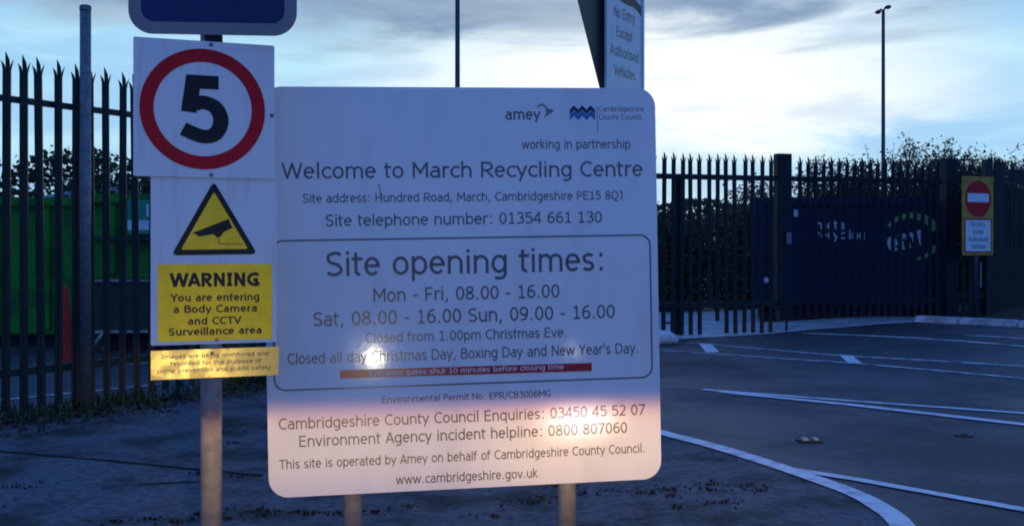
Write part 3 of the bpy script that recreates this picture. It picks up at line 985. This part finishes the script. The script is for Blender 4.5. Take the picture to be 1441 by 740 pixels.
# zigzag emblem
def zig(z, th, up):
    top = [(0.426, z), (0.4431, z + .018), (0.4602, z), (0.4773, z + .018), (0.4944, z), (0.5115, z + .018), (0.5290, z)]
    bot = [(x, zz - th) for x, zz in top[::-1]]
    if not up:
        bot = [(0.5290, z - th), (0.5115, z - th + .004), (0.5030, z - th - .006), (0.4944, z - th + .004), (0.4860, z - th - .002), (0.4773, z - th + .006), (0.4690, z - th - .004), (0.4602, z - th), (0.4431, z - th + .004), (0.426, z - th)]
    return top + bot
pl('emblem_dark_wave', zig(0.7122, 0.019, True), 'logo_dark', panel, -0.0016, -0.0003)
pl('emblem_blue_wave', zig(0.6900, 0.019, True), 'logo_blue', panel, -0.0016, -0.0003)
pl('emblem_divider', [(0.5372, 0.6165), (0.5392, 0.6165), (0.5392, 0.728), (0.5372, 0.728)], 'letter_light_grey', panel, -0.0016, -0.0003)
pl('emblem_arrow', [(0.3222, 0.6808), (0.3290, 0.700), (0.3636, 0.7086), (0.337, 0.7240), (0.3290, 0.7241), (0.3066, 0.7330), (0.2900, 0.7300), (0.2830, 0.7330), (0.3000, 0.7430), (0.3200, 0.7420), (0.3300, 0.7330), (0.3345, 0.7180)][::-1][0:0] or
   [(0.3222, 0.6808), (0.3636, 0.7086), (0.3350, 0.7190), (0.3325, 0.7050)], 'letter_light_grey', panel, -0.0016, -0.0003)
arc_o = [(0.312 + .022 * math.cos(R(a)), 0.712 + .024 * math.sin(R(a))) for a in range(150, -11, -10)]
arc_i = [(0.311 + .018 * math.cos(R(a)), 0.709 + .019 * math.sin(R(a))) for a in range(-10, 151, 10)]
pl('emblem_swoosh', arc_o + arc_i, 'letter_light_grey', panel, -0.0016, -0.0003)
pl('scratch', [(-0.337, 0.424), (-0.334, 0.424), (-0.326, 0.375), (-0.324, 0.350), (-0.328, 0.352)], 'letter_light_grey', panel, -0.0025, -0.0019)
for px, pz in ((-0.444, 0.62), (0.4126, 0.62), (-0.444, -0.62), (0.4126, -0.62)):
    pass

# ================================================================== speed limit post
SO = (-1.093, 3.70)
sp = thing('speed_limit_sign', 'grey post with a 5 speed limit plate, yellow warning plates and blue plate', 'sign', (SO[0], SO[1], 0))
n20 = Vector((math.sin(R(20)), -math.cos(R(20)), 0))
bm = bmesh.new()
pc = Vector((0.0165, 0, 0)) - n20 * 0.048
tube(bm, [(pc.x, pc.y, -0.2), (pc.x, pc.y, 2.3)], 0.0385, 24)
mesh_obj('post', bm, 'post_grey', sp, True)
def plate(name, pts, m, y, z=1.2, yaw=20, tilt=0.0, th=0.003, dx=0.0):
    o = pl(name, pts, m, sp, 0.0, th)
    v = Vector((math.cos(R(yaw)), math.sin(R(yaw)), 0)) * dx - n20 * y
    o.location = (v.x, v.y, z)
    o.rotation_euler = (tilt, 0, R(yaw))
    return o
# speed plate, in front of the lower one
spd = plate('speed_plate', rrect(-0.2506, 0.2352, 0.195, 0.683, 0.006, 3), 'plate_white', -0.004)
spd.rotation_euler = (0, R(1.0) * -0.0, R(20))
mesh_obj('red_ring', ring(bmesh.new(), circle(-0.0147, 0.4394, 0.2158), circle(-0.0147, 0.4394, 0.1685), -0.0014, -0.0003), 'sign_red', spd)
# the digit, drawn as an outline
text('digit', '5', -0.0116, 0.3181, 0.1686, 0.2420, 'letter_black', spd, -0.0014, wt=.20)
for x, z in ((0.0119, 0.672), (0.226, 0.4273), (0.0119, 0.2057)):
    bolt(spd, x, z)
# camera warning plate
wp = plate('warning_plate', rrect(-0.193, 0.244, -0.402, 0.225, 0.006, 3), 'plate_white', 0.004)
tri = [(0.0217, 0.1752), (-0.1168, -0.0792), (0.1677, -0.0755)]
def round_tri(t, r, n=5):
    out = []
    for i in range(3):
        p = Vector(t[i]); a = (Vector(t[i - 1]) - p).normalized(); b = (Vector(t[(i + 1) % 3]) - p).normalized()
        p0, p1 = p + a * r, p + b * r
        for k in range(n + 1):
            s = k / n
            q = p0 * (1 - s) ** 2 + p * 2 * s * (1 - s) + p1 * s * s
            out.append((q.x, q.y))
    return out
cx_, cz_ = sum(p[0] for p in tri) / 3, sum(p[1] for p in tri) / 3
pl('triangle_border', round_tri([(cx_ + (x - cx_) * 1.05, cz_ + (z - cz_) * 1.05) for x, z in tri], 0.022), 'letter_black', wp, -0.0012, -0.0003)
pl('triangle_face', round_tri([(cx_ + (x - cx_) * 0.82, cz_ + (z - cz_) * 0.82) for x, z in tri], 0.010), 'sign_yellow', wp, -0.0020, -0.0013)
pl('camera_symbol', [(-0.0521, -0.0036), (0.0733, 0.0482), (0.0800, 0.0300), (0.0872, 0.0161), (0.0561, 0.0003), (0.0465, -0.0153), (0.0326, -0.0197), (0.0198, -0.0076), (-0.030, -0.0170), (-0.036, -0.0110)], 'letter_black', wp, -0.0028, -0.0021)
pl('cable_symbol', [(0.0355, -0.0185), (0.0385, -0.0185), (0.0425, -0.0400), (0.1207, -0.0425), (0.1207, -0.0455), (0.0400, -0.0435)], 'bar_red', wp, -0.0028, -0.0021)
pl('yellow_panel', rrect(-0.1693, 0.2279, -0.390, -0.115, 0.003, 2), 'sign_yellow', wp, -0.0012, -0.0003)
for s, cx, b, w, cap, bo in (('WARNING', 0.0269, -0.1959, 0.3144, 0.0499, .23), ('You are entering', 0.0272, -0.2477, 0.3087, 0.0269, .18), ('a Body Camera', 0.0281, -0.2887, 0.2898, 0.0269, .18),
                          ('and CCTV', 0.0253, -0.3315, 0.1865, 0.0269, .18), ('Surveillance area', 0.0284, -0.3689, 0.3216, 0.0269, .18)):
    text('text_line', s, cx, b, w, cap, 'letter_black', wp, -0.0020, wt=bo)
bolt(wp, 0.0316, -0.3876, 0.006)
# brassy notice strip
ns = plate('notice_plate', [(-0.1926, -0.5224), (0.2492, -0.5221), (0.251, -0.4185), (-0.1926, -0.4199)], 'gold_yellow', -0.004, dx=0.0)
for s, cx, b, w, cap in (('Images are being monitored and', 0.0282, -0.4488, 0.3713, 0.0150), ('recorded for the purpose of', 0.0314, -0.4741, 0.3156, 0.0150), ('crime prevention and public safety', 0.0251, -0.4998, 0.3945, 0.0150)):
    text('text_line', s, cx, b, w, cap, 'worn_print', ns, wt=.16)
bolt(ns, 0.0156, -0.4340, 0.006)
# blue plate on top
bp = plate('blue_plate', rrect(-0.277, 0.316, 0.0075, 0.46, 0.085, 10), 'sign_border_grey', 0.0, z=1.9, yaw=5)
pl('blue_face', rrect(-0.2325, 0.272, 0.052, 0.415, 0.045, 8), 'sign_blue', bp, -0.0012, -0.0003)
bm = bmesh.new()
box(bm, -0.012, 0.048, 0.0035, 0.03, -0.016, 0.012, 0.002)
mesh_obj('clip', bm, 'black_rubber', bp)
bm = bmesh.new()
box(bm, -0.05, 0.085, 0.0035, 0.02, 0.10, 0.13, 0.002)
mesh_obj('clip', bm, 'galv', bp)

# ================================================================== give way / no entry post behind the board
YW = R(57)
dv = Vector((math.cos(YW), math.sin(YW)))
base = Vector((0.655, 5.95))
gw = thing('give_way_post', 'dark triangle and white plate on a post behind the welcome board', 'sign', (base.x, base.y, 0))
nn = Vector((math.sin(YW), -math.cos(YW)))
bm = bmesh.new()
tube(bm, [(-nn.x * .12, -nn.y * .12, -.2), (-nn.x * .12, -nn.y * .12, 2.95)], 0.038, 16)
mesh_obj('post', bm, 'post_grey', gw, True)
wpl = pl('text_plate', rrect(-0.225, 0.215, 2.02, 2.66, 0.012, 3), 'plate_white', gw, 0.0, 0.003)
wpl.rotation_euler = (0, 0, YW)
mesh_obj('plate_frame', ring(bmesh.new(), rrect(-0.245, 0.235, 2.0, 2.68, 0.012, 3), rrect(-0.2255, 0.2155, 2.0195, 2.6605, 0.012, 3), -0.008, 0.006), 'plate_white', wpl)
for s, b, w in (('No Entry', 2.455, 0.265), ('Except', 2.345, 0.20), ('Authorised', 2.235, 0.36), ('Vehicles', 2.125, 0.27)):
    text('text_line', s, -0.01, b, w, 0.062, 'letter_grey', wpl, wt=.14)
# black arc of the roundel starting above
arc = [(-0.22, 2.62), (-0.16, 2.585), (-0.1, 2.565), (-0.04, 2.555), (0.03, 2.55), (0.09, 2.553), (0.15, 2.545), (0.205, 2.52), (0.205, 2.575), (0.13, 2.60), (0.05, 2.598), (-0.03, 2.602), (-0.10, 2.612), (-0.16, 2.635), (-0.22, 2.655)]
pl('black_tape', arc, 'letter_black', wpl, -0.0016, -0.0003)
tb = pl('triangle_plate', round_tri([(-0.225, 1.985), (0.30, 2.90), (-0.75, 2.90)], 0.05), 'sign_back', gw, 0.0, 0.003)
tb.rotation_euler = (0, 0, YW)
tb.location = (-nn.x * 0.03, -nn.y * 0.03, 0)

# ================================================================== yellow no entry sign by the gate
YN = R(25)
ne = thing('no_entry_sign', 'yellow backed no entry sign with white text plate, standing right of the gate', 'sign', (6.46, 14.28, 0.13))
NNv = Vector((math.sin(YN), -math.cos(YN)))
bm = bmesh.new()
tube(bm, [(-NNv.x * .05, -NNv.y * .05, -.2), (-NNv.x * .05, -NNv.y * .05, 2.0)], 0.03, 14)
mesh_obj('post', bm, 'pole_dark', ne, True)
yb = pl('yellow_board', rrect(-0.31, 0.30, 0.92, 2.01, 0.03, 4), 'old_yellow', ne, 0.0, 0.004)
yb.rotation_euler = (0, 0, YN)
pl('red_disc', circle(0.0, 1.70, 0.252, 48), 'sign_red', yb, -0.0016, -0.0003)
pl('white_bar', rrect(-0.205, 0.205, 1.655, 1.775, 0.006, 2), 'letter_white', yb, -0.0028, -0.0018)
pl('white_panel_border', rrect(-0.262, 0.262, 0.955, 1.425, 0.01, 2), 'sign_red', yb, -0.0016, -0.0003)
pl('white_panel', rrect(-0.243, 0.243, 0.974, 1.406, 0.006, 2), 'plate_white', yb, -0.0028, -0.0018)
for s, b, w in (('No Entry', 1.318, 0.27), ('Except', 1.215, 0.20), ('Authorised', 1.112, 0.38), ('Vehicles', 1.010, 0.28)):
    text('text_line', s, 0, b, w, 0.062, 'letter_grey', yb, -0.0036, wt=.16)

# ================================================================== containers beyond the fences
def skip(name, label, loc, rz, L, D, z0, z1, m, ribs, cat='skip', under=True):
    r = thing(name, label, cat, loc, rz)
    bm = bmesh.new()
    box(bm, 0, L, 0, D, z0, z1, 0.02)
    mesh_obj('body', bm, m, r)
    for k in range(ribs):
        x = L * (k + 0.5) / ribs
        bm = bmesh.new()
        box(bm, x - .04, x + .04, -0.05, -0.001, z0 + .06, z1 - .10, 0.01)
        mesh_obj('rib', bm, m, r)
    bm = bmesh.new()
    box(bm, -0.03, L + 0.03, -0.07, -0.003, z1 - 0.09, z1 + 0.02, 0.015)
    mesh_obj('top_rim', bm, m, r)
    if under:
        bm = bmesh.new()
        box(bm, 0.15, L - 0.15, 0.10, D - .1, 0.0, z0 - 0.002)
        mesh_obj('skid', bm, 'skip_under', r)
    return r
def box_part(r, name, m, *a, bev=0.005):
    return mesh_obj(name, box(bmesh.new(), *a, bev), m, r)
sk1 = skip('waste_skip', 'plain green waste skip behind the left fence, left of the grey post', (-8.66, 11.9, 0), R(2), 3.55, 1.8, 0.14, 1.72, 'skip_green', 6)
sk2 = skip('waste_skip', 'green waste skip with green and white board, behind fence beside the speed limit sign', (-4.70, 11.45, 0), R(7), 3.6, 1.8, 0.80, 1.73, 'skip_green', 7, under=False)
box_part(sk2, 'ledge', 'steel_edge', -0.02, 3.62, -0.10, -0.055, 0.775, 0.80)
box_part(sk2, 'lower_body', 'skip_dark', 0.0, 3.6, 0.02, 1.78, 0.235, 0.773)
box_part(sk2, 'lower_edge', 'steel_edge', -0.02, 3.62, -0.06, 0.018, 0.205, 0.232)
box_part(sk2, 'skid', 'skip_under', 0.1, 3.5, 0.15, 1.7, 0.0, 0.203)
box_part(sk2, 'side_rail', 'skip_dark', 0.0, 3.6, -0.085, -0.052, 1.225, 1.275)
bd = box_part(sk2, 'board', 'board_green', 0.44, 1.05, -0.112, -0.088, 1.30, 1.68)
bd.location.x = 0.0
box_part(sk2, 'board_panel', 'plate_white', 0.44, 1.05, -0.1165, -0.1125, 1.345, 1.455, bev=0.001)
bm = bmesh.new()
tube(bm, [(0.07, -0.10, 0.07), (0.19, -0.10, 0.23)], 0.018, 8)
tube(bm, [(0.17, -0.10, 0.03), (0.24, -0.10, 0.11)], 0.014, 8)
mesh_obj('tow_hook', bm, 'steel_edge', sk2)
text('board_letter', 'E', 0.69, 1.50, 0.10, 0.13, 'letter_white', sk2, -0.1175, wt=.16)
# navy container behind the gate
nc = thing('scrap_container', 'navy scrap metal container with white lettering and a lime arc, parked behind the gate', 'container', (3.657, 15.596, 0.03), R(-12))
LC = 2.87
box_part(nc, 'body', 'navy', 0, LC, 0, 1.9, 0.25, 1.86, bev=0.02)
for x in (0.02, LC - 0.10):
    box_part(nc, 'corner_post', 'navy', x, x + .08, -0.045, -0.002, 0.25, 1.86)
box_part(nc, 'top_rim', 'navy', -0.02, LC + .02, -0.06, -0.0465, 1.76, 1.88)
box_part(nc, 'skid', 'skip_under', 0.1, LC - .1, 0.1, 1.8, 0.0, 0.249)
def npx(px, py):                       # measured in the photo, written on the side of the container
    d = Vector(((px - 720.5) / 1450, 1, (350 - py) / 1450))
    o = Vector((3.657, 15.596)); u = Vector((math.cos(R(-12)), math.sin(R(-12)))); n = Vector((u.y, -u.x))
    t = o.dot(n) / (d.x * n.x + d.y * n.y)
    return ((Vector((d.x * t, d.y * t)) - o).dot(u), EYE + d.z * t - 0.03)
a, b = npx(1149, 322.7), npx(1192, 322.7)
text('lettering', 'metal', (a[0] + b[0]) / 2, a[1], b[0] - a[0], 0.135, 'letter_white', nc, -0.004, wt=.15)
a, b = npx(1149, 336.5), npx(1217, 336.5)
text('lettering', 'recycling', (a[0] + b[0]) / 2, a[1], b[0] - a[0], 0.135, 'letter_white', nc, -0.004, wt=.15)
a, b = npx(1251, 356), npx(1305, 341)
text('logo_letters', 'emr', (a[0] + b[0]) / 2, (a[1] + b[1]) / 2 - .01, (b[0] - a[0]), 0.30, 'letter_white', nc, -0.004, wt=.22, rot=R(14))
c = npx(1282, 334)
def arc_band(a0, a1, rx, rz, w0, w1, n=24):
    o_, i_ = [], []
    for k in range(n + 1):
        t = k / n
        a = R(a0 + (a1 - a0) * t)
        w = w0 + (w1 - w0) * t
        o_.append((c[0] + (rx + w / 2) * math.cos(a), c[1] + (rz + w / 2) * math.sin(a)))
        i_.append((c[0] + (rx - w / 2) * math.cos(a), c[1] + (rz - w / 2) * math.sin(a)))
    return o_ + i_[::-1]
pl('logo_arc', arc_band(150, 18, 0.36, 0.32, 0.05, 0.13), 'logo_lime', nc, -0.004, -0.001)
pl('logo_arc', arc_band(-22, -85, 0.38, 0.32, 0.09, 0.03), 'logo_lime', nc, -0.004, -0.001)
q = npx(1078, 394)
pl('padlock_disc', circle(q[0], q[1], 0.042, 20), 'letter_white', nc, -0.012, -0.001)
q = npx(1120, 300)
pl('sticker', rrect(q[0] - .03, q[0] + .03, q[1] - .05, q[1] + .05, .004, 2), 'letter_white', nc, -0.004, -0.001)
# small notice seen between pales under the yellow sign
nb = thing('notice_board', 'small white notice board glimpsed through the fence under the yellow sign', 'notice board', (7.22, 15.75, 0.13), R(20))
box_part(nb, 'face', 'plate_white', -0.16, 0.10, -0.012, 0.0, 0.42, 0.80)
box_part(nb, 'leg', 'pole_dark', -0.05, -0.01, 0.001, 0.04, -0.13, 0.79)
# site cabin roof far behind the left skip
cb = thing('site_cabin', 'white site cabin roof peeping over the skip at the left', 'cabin', (-8.4, 18.2, 0), R(8))
box_part(cb, 'wall', 'cabin_white', 0.0, 2.3, 0, 2.2, 0, 1.95)
bm = bmesh.new()
prism(bm, [(-0.1, 1.951), (2.4, 1.951), (2.4, 2.02), (1.15, 2.28), (-0.1, 2.02)], -0.1, 2.3)
mesh_obj('roof', bm, 'cabin_white', cb)
# traffic cone
tcn = thing('traffic_cone', 'tall dull red traffic cone standing behind the left fence', 'traffic cone', (-4.27, 9.85, 0))
bm = bmesh.new()
tube(bm, [(0, 0, 0.03), (0, 0, 0.08), (0, 0, 0.76), (0, 0, 0.775)], [0.10, 0.088, 0.026, 0.02], 20)
mesh_obj('cone_body', bm, 'cone_red', tcn, True)
box_part(tcn, 'base', 'cone_red', -0.14, 0.14, -0.14, 0.14, 0, 0.03)

# ================================================================== lighting columns
def column(label, x, y, h, r, arms):
    t = thing('lighting_column', label, 'lamp post', (x, y, 0), 0, 'lighting columns beyond the fence')
    bm = bmesh.new()
    tube(bm, [(0, 0, -.2), (0, 0, 1.4), (0, 0, 1.42), (0, 0, h)], [r * 1.25, r * 1.25, r, r * .75], 14)
    mesh_obj('pole', bm, 'pole_dark', t, True)
    for a in arms:
        dx, dz = a
        bm = bmesh.new()
        tube(bm, [(0, 0, h - .02), (dx * .5, 0, h + dz * .5 + .06), (dx, 0, h + dz)], 0.03, 8)
        p = mesh_obj('bracket', bm, 'pole_red', t)
        bm = bmesh.new()
        box(bm, dx - .075, dx + .075, -0.10, 0.10, h + dz - .05, h + dz + .05, 0.02)
        mesh_obj('lamp_head', bm, 'pole_red', p)
    return t
column('thick dark lighting column rising straight behind the welcome board', -1.27, 24.0, 8.6, 0.066, [(-.5, .1), (.5, .1)])
column('slender dark column with reddish lamp brackets behind the gate hedge', 12.25, 34.0, 9.0, 0.070, [(-.17, -.06), (.16, .10)])

# ================================================================== vegetation
def bush(name, label, loc, rx, ry, h, leaves, size, lm, twigs, group, cat='bush', lumps=9, low=0.1, sprays=1.0):
    t = thing(name, label, cat, loc, random.uniform(0, 6.28), group)
    rnd = random
    L = []
    for k in range(lumps):
        a = rnd.uniform(0, 6.28)
        q = math.sqrt(rnd.random())
        cz = rnd.uniform(low, 0.84) * h
        L.append((Vector((rx * q * .72 * math.cos(a), ry * q * .72 * math.sin(a), cz)), rnd.uniform(.34, .52) * min(rx, h * .7)))
    bm = bmesh.new()
    tips = []
    for k in range(twigs):
        a = rnd.uniform(0, 6.28)
        b0 = Vector((rnd.uniform(-.2, .2) * rx, rnd.uniform(-.2, .2) * ry, -.05))
        reach = math.sqrt(rnd.random())
        hh = h * (rnd.uniform(.72, 1.06) - .30 * reach * reach)
        tip = Vector((rx * .85 * reach * math.cos(a), ry * .85 * reach * math.sin(a), hh))
        mid = b0.lerp(tip, .5) + Vector((rnd.uniform(-.15, .15), rnd.uniform(-.15, .15), .1 * h))
        q1 = b0.lerp(mid, .5) + Vector((rnd.uniform(-.06, .06), rnd.uniform(-.06, .06), .03 * h))
        q2 = mid.lerp(tip, .5) + Vector((rnd.uniform(-.1, .1), rnd.uniform(-.1, .1), .04 * h))
        tube(bm, [b0, q1, mid, q2, tip], [.028, .022, .016, .010, .003], 4, False)
        tips.append((mid, q2, tip))
        for s in range(4):
            u = rnd.uniform(.1, .9)
            st = mid.lerp(q2, u) if rnd.random() < .5 else q2.lerp(tip, u)
            en = st + Vector((rnd.uniform(-.4, .4), rnd.uniform(-.4, .4), rnd.uniform(.1, .5))) * (.16 * h + .12)
            tube(bm, [st, st.lerp(en, .55) + Vector((0, 0, .02)), en], [.008, .005, .002], 3, False)
            tips.append((st, st.lerp(en, .6), en))
    mesh_obj('branches', bm, 'twig', t)
    bm = bmesh.new()
    for k in range(leaves):
        if rnd.random() < .34 * sprays:
            s, m_, e = rnd.choice(tips)
            p = s.lerp(e, rnd.random() ** .8) + Vector((rnd.gauss(0, .05), rnd.gauss(0, .05), rnd.gauss(0, .05)))
        else:
            c_, r_ = rnd.choice(L)
            d = Vector((rnd.gauss(0, 1), rnd.gauss(0, 1), rnd.gauss(0, 1))).normalized()
            p = c_ + d * r_ * rnd.uniform(.55, 1.1)
            p.x *= 1.0
        if p.z < .02:
            p.z = rnd.uniform(.02, .3)
        s = size * rnd.uniform(.55, 1.35)
        ax = Vector((rnd.gauss(0, 1), rnd.gauss(0, 1), rnd.gauss(0, .7))).normalized()
        bx = ax.cross(Vector((rnd.gauss(0, 1), rnd.gauss(0, 1), rnd.gauss(0, 1)))).normalized() * s * .32
        bm.faces.new([bm.verts.new(p - ax * s * .5), bm.verts.new(p + bx), bm.verts.new(p + ax * s * .5), bm.verts.new(p - bx)])
    mesh_obj('crown', bm, lm, t)
    return t
GR = 'bushes behind the gate and right hand fence'
BR = [  # x, y, rx, ry, h, label, mat
    (3.0, 19.5, 1.3, 1.0, 1.95, 'low straggly bush behind the fence just right of the welcome board', 'leaf'),
    (4.7, 19.6, 1.35, 1.1, 2.4, 'medium brown bush behind the fence left of the sliding gate', 'leaf_brown'),
    (6.2, 19.7, 1.3, 1.1, 3.0, 'olive bush behind the left half of the sliding gate', 'leaf'),
    (7.55, 20.0, 1.3, 1.1, 3.3, 'tall brown bush behind the gate, left of the slender column', 'leaf_brown'),
    (8.75, 20.3, 1.25, 1.1, 3.40, 'tallest bush behind the gate at the slender column', 'leaf'),
    (10.0, 20.7, 1.25, 1.1, 3.10, 'brown bush behind the yellow no entry sign', 'leaf_brown'),
    (11.2, 21.6, 1.2, 1.1, 2.80, 'dark bush behind the fence at the right edge', 'leaf_dark'),
]
for x, y, rx, ry, h, lab, lm in BR:
    bush('bush', lab, (x, y, 0.0), rx, ry, h * 0.95, 27000, 0.062, lm, 110, GR, lumps=44, low=.06)
GL = 'bushes beyond the left skips'
for x, y, rx, ry, h, lab, lm in [
    (-7.75, 19.5, 1.4, 1.0, 2.45, 'low dark bush beyond the skip, left of the grey post', 'leaf_dark'),
    (-6.9, 17.2, .9, .9, 2.75, 'upright bush beyond the skips just right of the grey post', 'leaf_dark'),
    (-5.9, 17.0, .95, .9, 2.95, 'tallest bush on the left, next to the speed limit plate', 'leaf'),
    (-10.2, 21.0, 1.6, 1.2, 2.5, 'broad dark bush at the left edge beyond the skip', 'leaf_dark'),
    (-4.4, 17.5, 1.0, .9, 2.7, 'bush hidden mostly behind the speed limit plate', 'leaf')]:
    bush('bush', lab, (x, y, 0), rx, ry, h, 7000, 0.062, lm, 45, GL, lumps=12)
# far hedge line
bm = bmesh.new()
for k in range(46000):
    x = random.uniform(-70, 80)
    y = 60 + 6 * math.sin(x * .07) + random.gauss(0, 1.0)
    hm = 4.9 + 0.9 * math.sin(x * .21) + .6 * math.sin(x * .53 + 1) - (1.7 if x > -8 else 0)
    z = hm * random.random() ** .6
    s = random.uniform(.16, .42)
    p = Vector((x, y, z))
    ax = Vector((random.gauss(0, 1), random.gauss(0, 1), random.gauss(0, 1))).normalized() * s * .6
    bx = ax.cross(Vector((random.gauss(0, 1), random.gauss(0, 1), random.gauss(0, 1)))).normalized() * s * .4
    bm.faces.new([bm.verts.new(p - ax), bm.verts.new(p + bx), bm.verts.new(p + ax), bm.verts.new(p - bx)])
hd = mesh_obj('far_hedge', bm, 'leaf_dark')
tag(hd, 'far dark hedge line on the horizon', 'hedge', kind='stuff')

# grass and leaf litter along the foot of the left fence
bm = bmesh.new()
for k in range(5200):
    s = random.uniform(-1.0, 6.6)
    off = random.gauss(0.02, 0.13) if random.random() < .8 else random.uniform(-.1, .55)
    p = Vector((-3.37, 6.86)) + DL * s + Vector((DL.y, -DL.x)) * off
    dens = math.sin(s * 3.1) + math.sin(s * 7.7 + 1) * .6
    if random.random() > .62 + .25 * dens:
        continue
    h = random.uniform(.025, .095) * (1.25 if abs(off) < .12 else .7)
    a = random.uniform(0, 6.28)
    w = random.uniform(.004, .008)
    d = Vector((math.cos(a), math.sin(a), 0))
    e = Vector((-d.y, d.x, 0))
    b0 = Vector((p.x, p.y, 0.004))
    lean = random.uniform(.1, .8) * h
    v = [bm.verts.new(b0 - d * w), bm.verts.new(b0 + d * w), bm.verts.new(b0 + e * lean * .4 + d * w * .7 + Vector((0, 0, h * .6))), bm.verts.new(b0 + e * lean * .4 - d * w * .7 + Vector((0, 0, h * .6)))]
    t = bm.verts.new(b0 + e * lean + Vector((0, 0, h)))
    bm.faces.new(v)
    bm.faces.new((v[3], v[2], t))
tag(mesh_obj('grass', bm, 'grass'), 'rough grass growing along the foot of the left palisade fence', 'grass', kind='stuff')
bm = bmesh.new()
for k in range(4200):
    s = random.uniform(-1.6, 6.6)
    off = abs(random.gauss(0.10, 0.28))
    p = Vector((-3.37, 6.86)) + DL * s + Vector((DL.y, -DL.x)) * off
    sz = random.uniform(.012, .032)
    a = random.uniform(0, 6.28)
    ax = Vector((math.cos(a), math.sin(a), random.uniform(-.4, .4))) * sz
    bx = Vector((-math.sin(a), math.cos(a), random.uniform(-.4, .4))) * sz * .6
    c0 = Vector((p.x, p.y, 0.006 + random.random() * .016))
    bm.faces.new([bm.verts.new(c0 - ax), bm.verts.new(c0 + bx), bm.verts.new(c0 + ax), bm.verts.new(c0 - bx)])
tag(mesh_obj('leaf_litter', bm, 'litter'), 'brown fallen leaves along the foot of the left palisade fence', 'fallen leaves', kind='stuff')
# moss and grit clumps on the old tarmac
bm = bmesh.new()
cl = [(random.uniform(-3.6, 1.5), random.uniform(3.4, 7.6), random.uniform(.03, .16)) for k in range(45)]
cl += [(-1.6 + .1 * k + random.gauss(0, .03), 4.33 + .012 * k + random.gauss(0, .03), .08) for k in range(12)]
cl += [(0.2 + .11 * k + random.gauss(0, .05), 4.75 + .02 * k + random.gauss(0, .05), .07) for k in range(10)]
def inside(x, y):
    c = False
    n = len(poly)
    for i in range(n):
        (xa, ya), (xb, yb_) = poly[i], poly[(i + 1) % n]
        if (ya > y) != (yb_ > y) and x < (xb - xa) * (y - ya) / (yb_ - ya) + xa:
            c = not c
    return c
for x, y, r in cl:
    for k in range(int(10 + 170 * r)):
        a = random.uniform(0, 6.28)
        q = abs(random.gauss(0, .6)) * r
        px, py = x + q * 1.5 * math.cos(a), y + q * .7 * math.sin(a)
        if not inside(px + .12, py) or not inside(px, py):
            continue
        s = random.uniform(.004, .011)
        ax = Vector((random.gauss(0, 1), random.gauss(0, 1), random.gauss(0, .6))).normalized() * s
        bx = ax.cross(Vector((random.gauss(0, 1), random.gauss(0, 1), random.gauss(0, 1)))).normalized() * s
        c0 = Vector((px, py, .006 + random.random() * .008))
        bm.faces.new([bm.verts.new(c0 - ax), bm.verts.new(c0 + bx), bm.verts.new(c0 + ax), bm.verts.new(c0 - bx)])
tag(mesh_obj('moss', bm, 'moss'), 'dark moss and grit clumps scattered over the old tarmac', 'moss', kind='stuff')

# ================================================================== small things on the road
st = thing('drain_cover', 'small iron cover with two pale blocks set in the road beyond the curved white line', 'drain cover', (1.758, 6.10, 0.0), R(4))
box_part(st, 'frame', 'cast_iron', -0.066, 0.066, -0.05, 0.05, -0.02, 0.010, bev=0.003)
box_part(st, 'pale_block', 'stud_white', -0.045, -0.008, -0.03, 0.03, 0.0105, 0.022, bev=0.004)
box_part(st, 'pale_block', 'stud_white', 0.022, 0.052, -0.03, 0.03, 0.0105, 0.022, bev=0.004)
s2 = thing('stop_tap_cover', 'tiny dark round cover alone on the open road at right', 'cover', (2.759, 6.285, 0.0))
bm = bmesh.new()
tube(bm, [(0, 0, -.01), (0, 0, 0.008)], 0.055, 16)
mesh_obj('lid', bm, 'cast_iron', s2)
bm = bmesh.new()
tube(bm, [(0, 0, 0.0082), (0, 0, 0.016), (0, 0, .018)], [0.02, .018, .01], 12)
mesh_obj('knob', bm, 'cast_iron', s2)
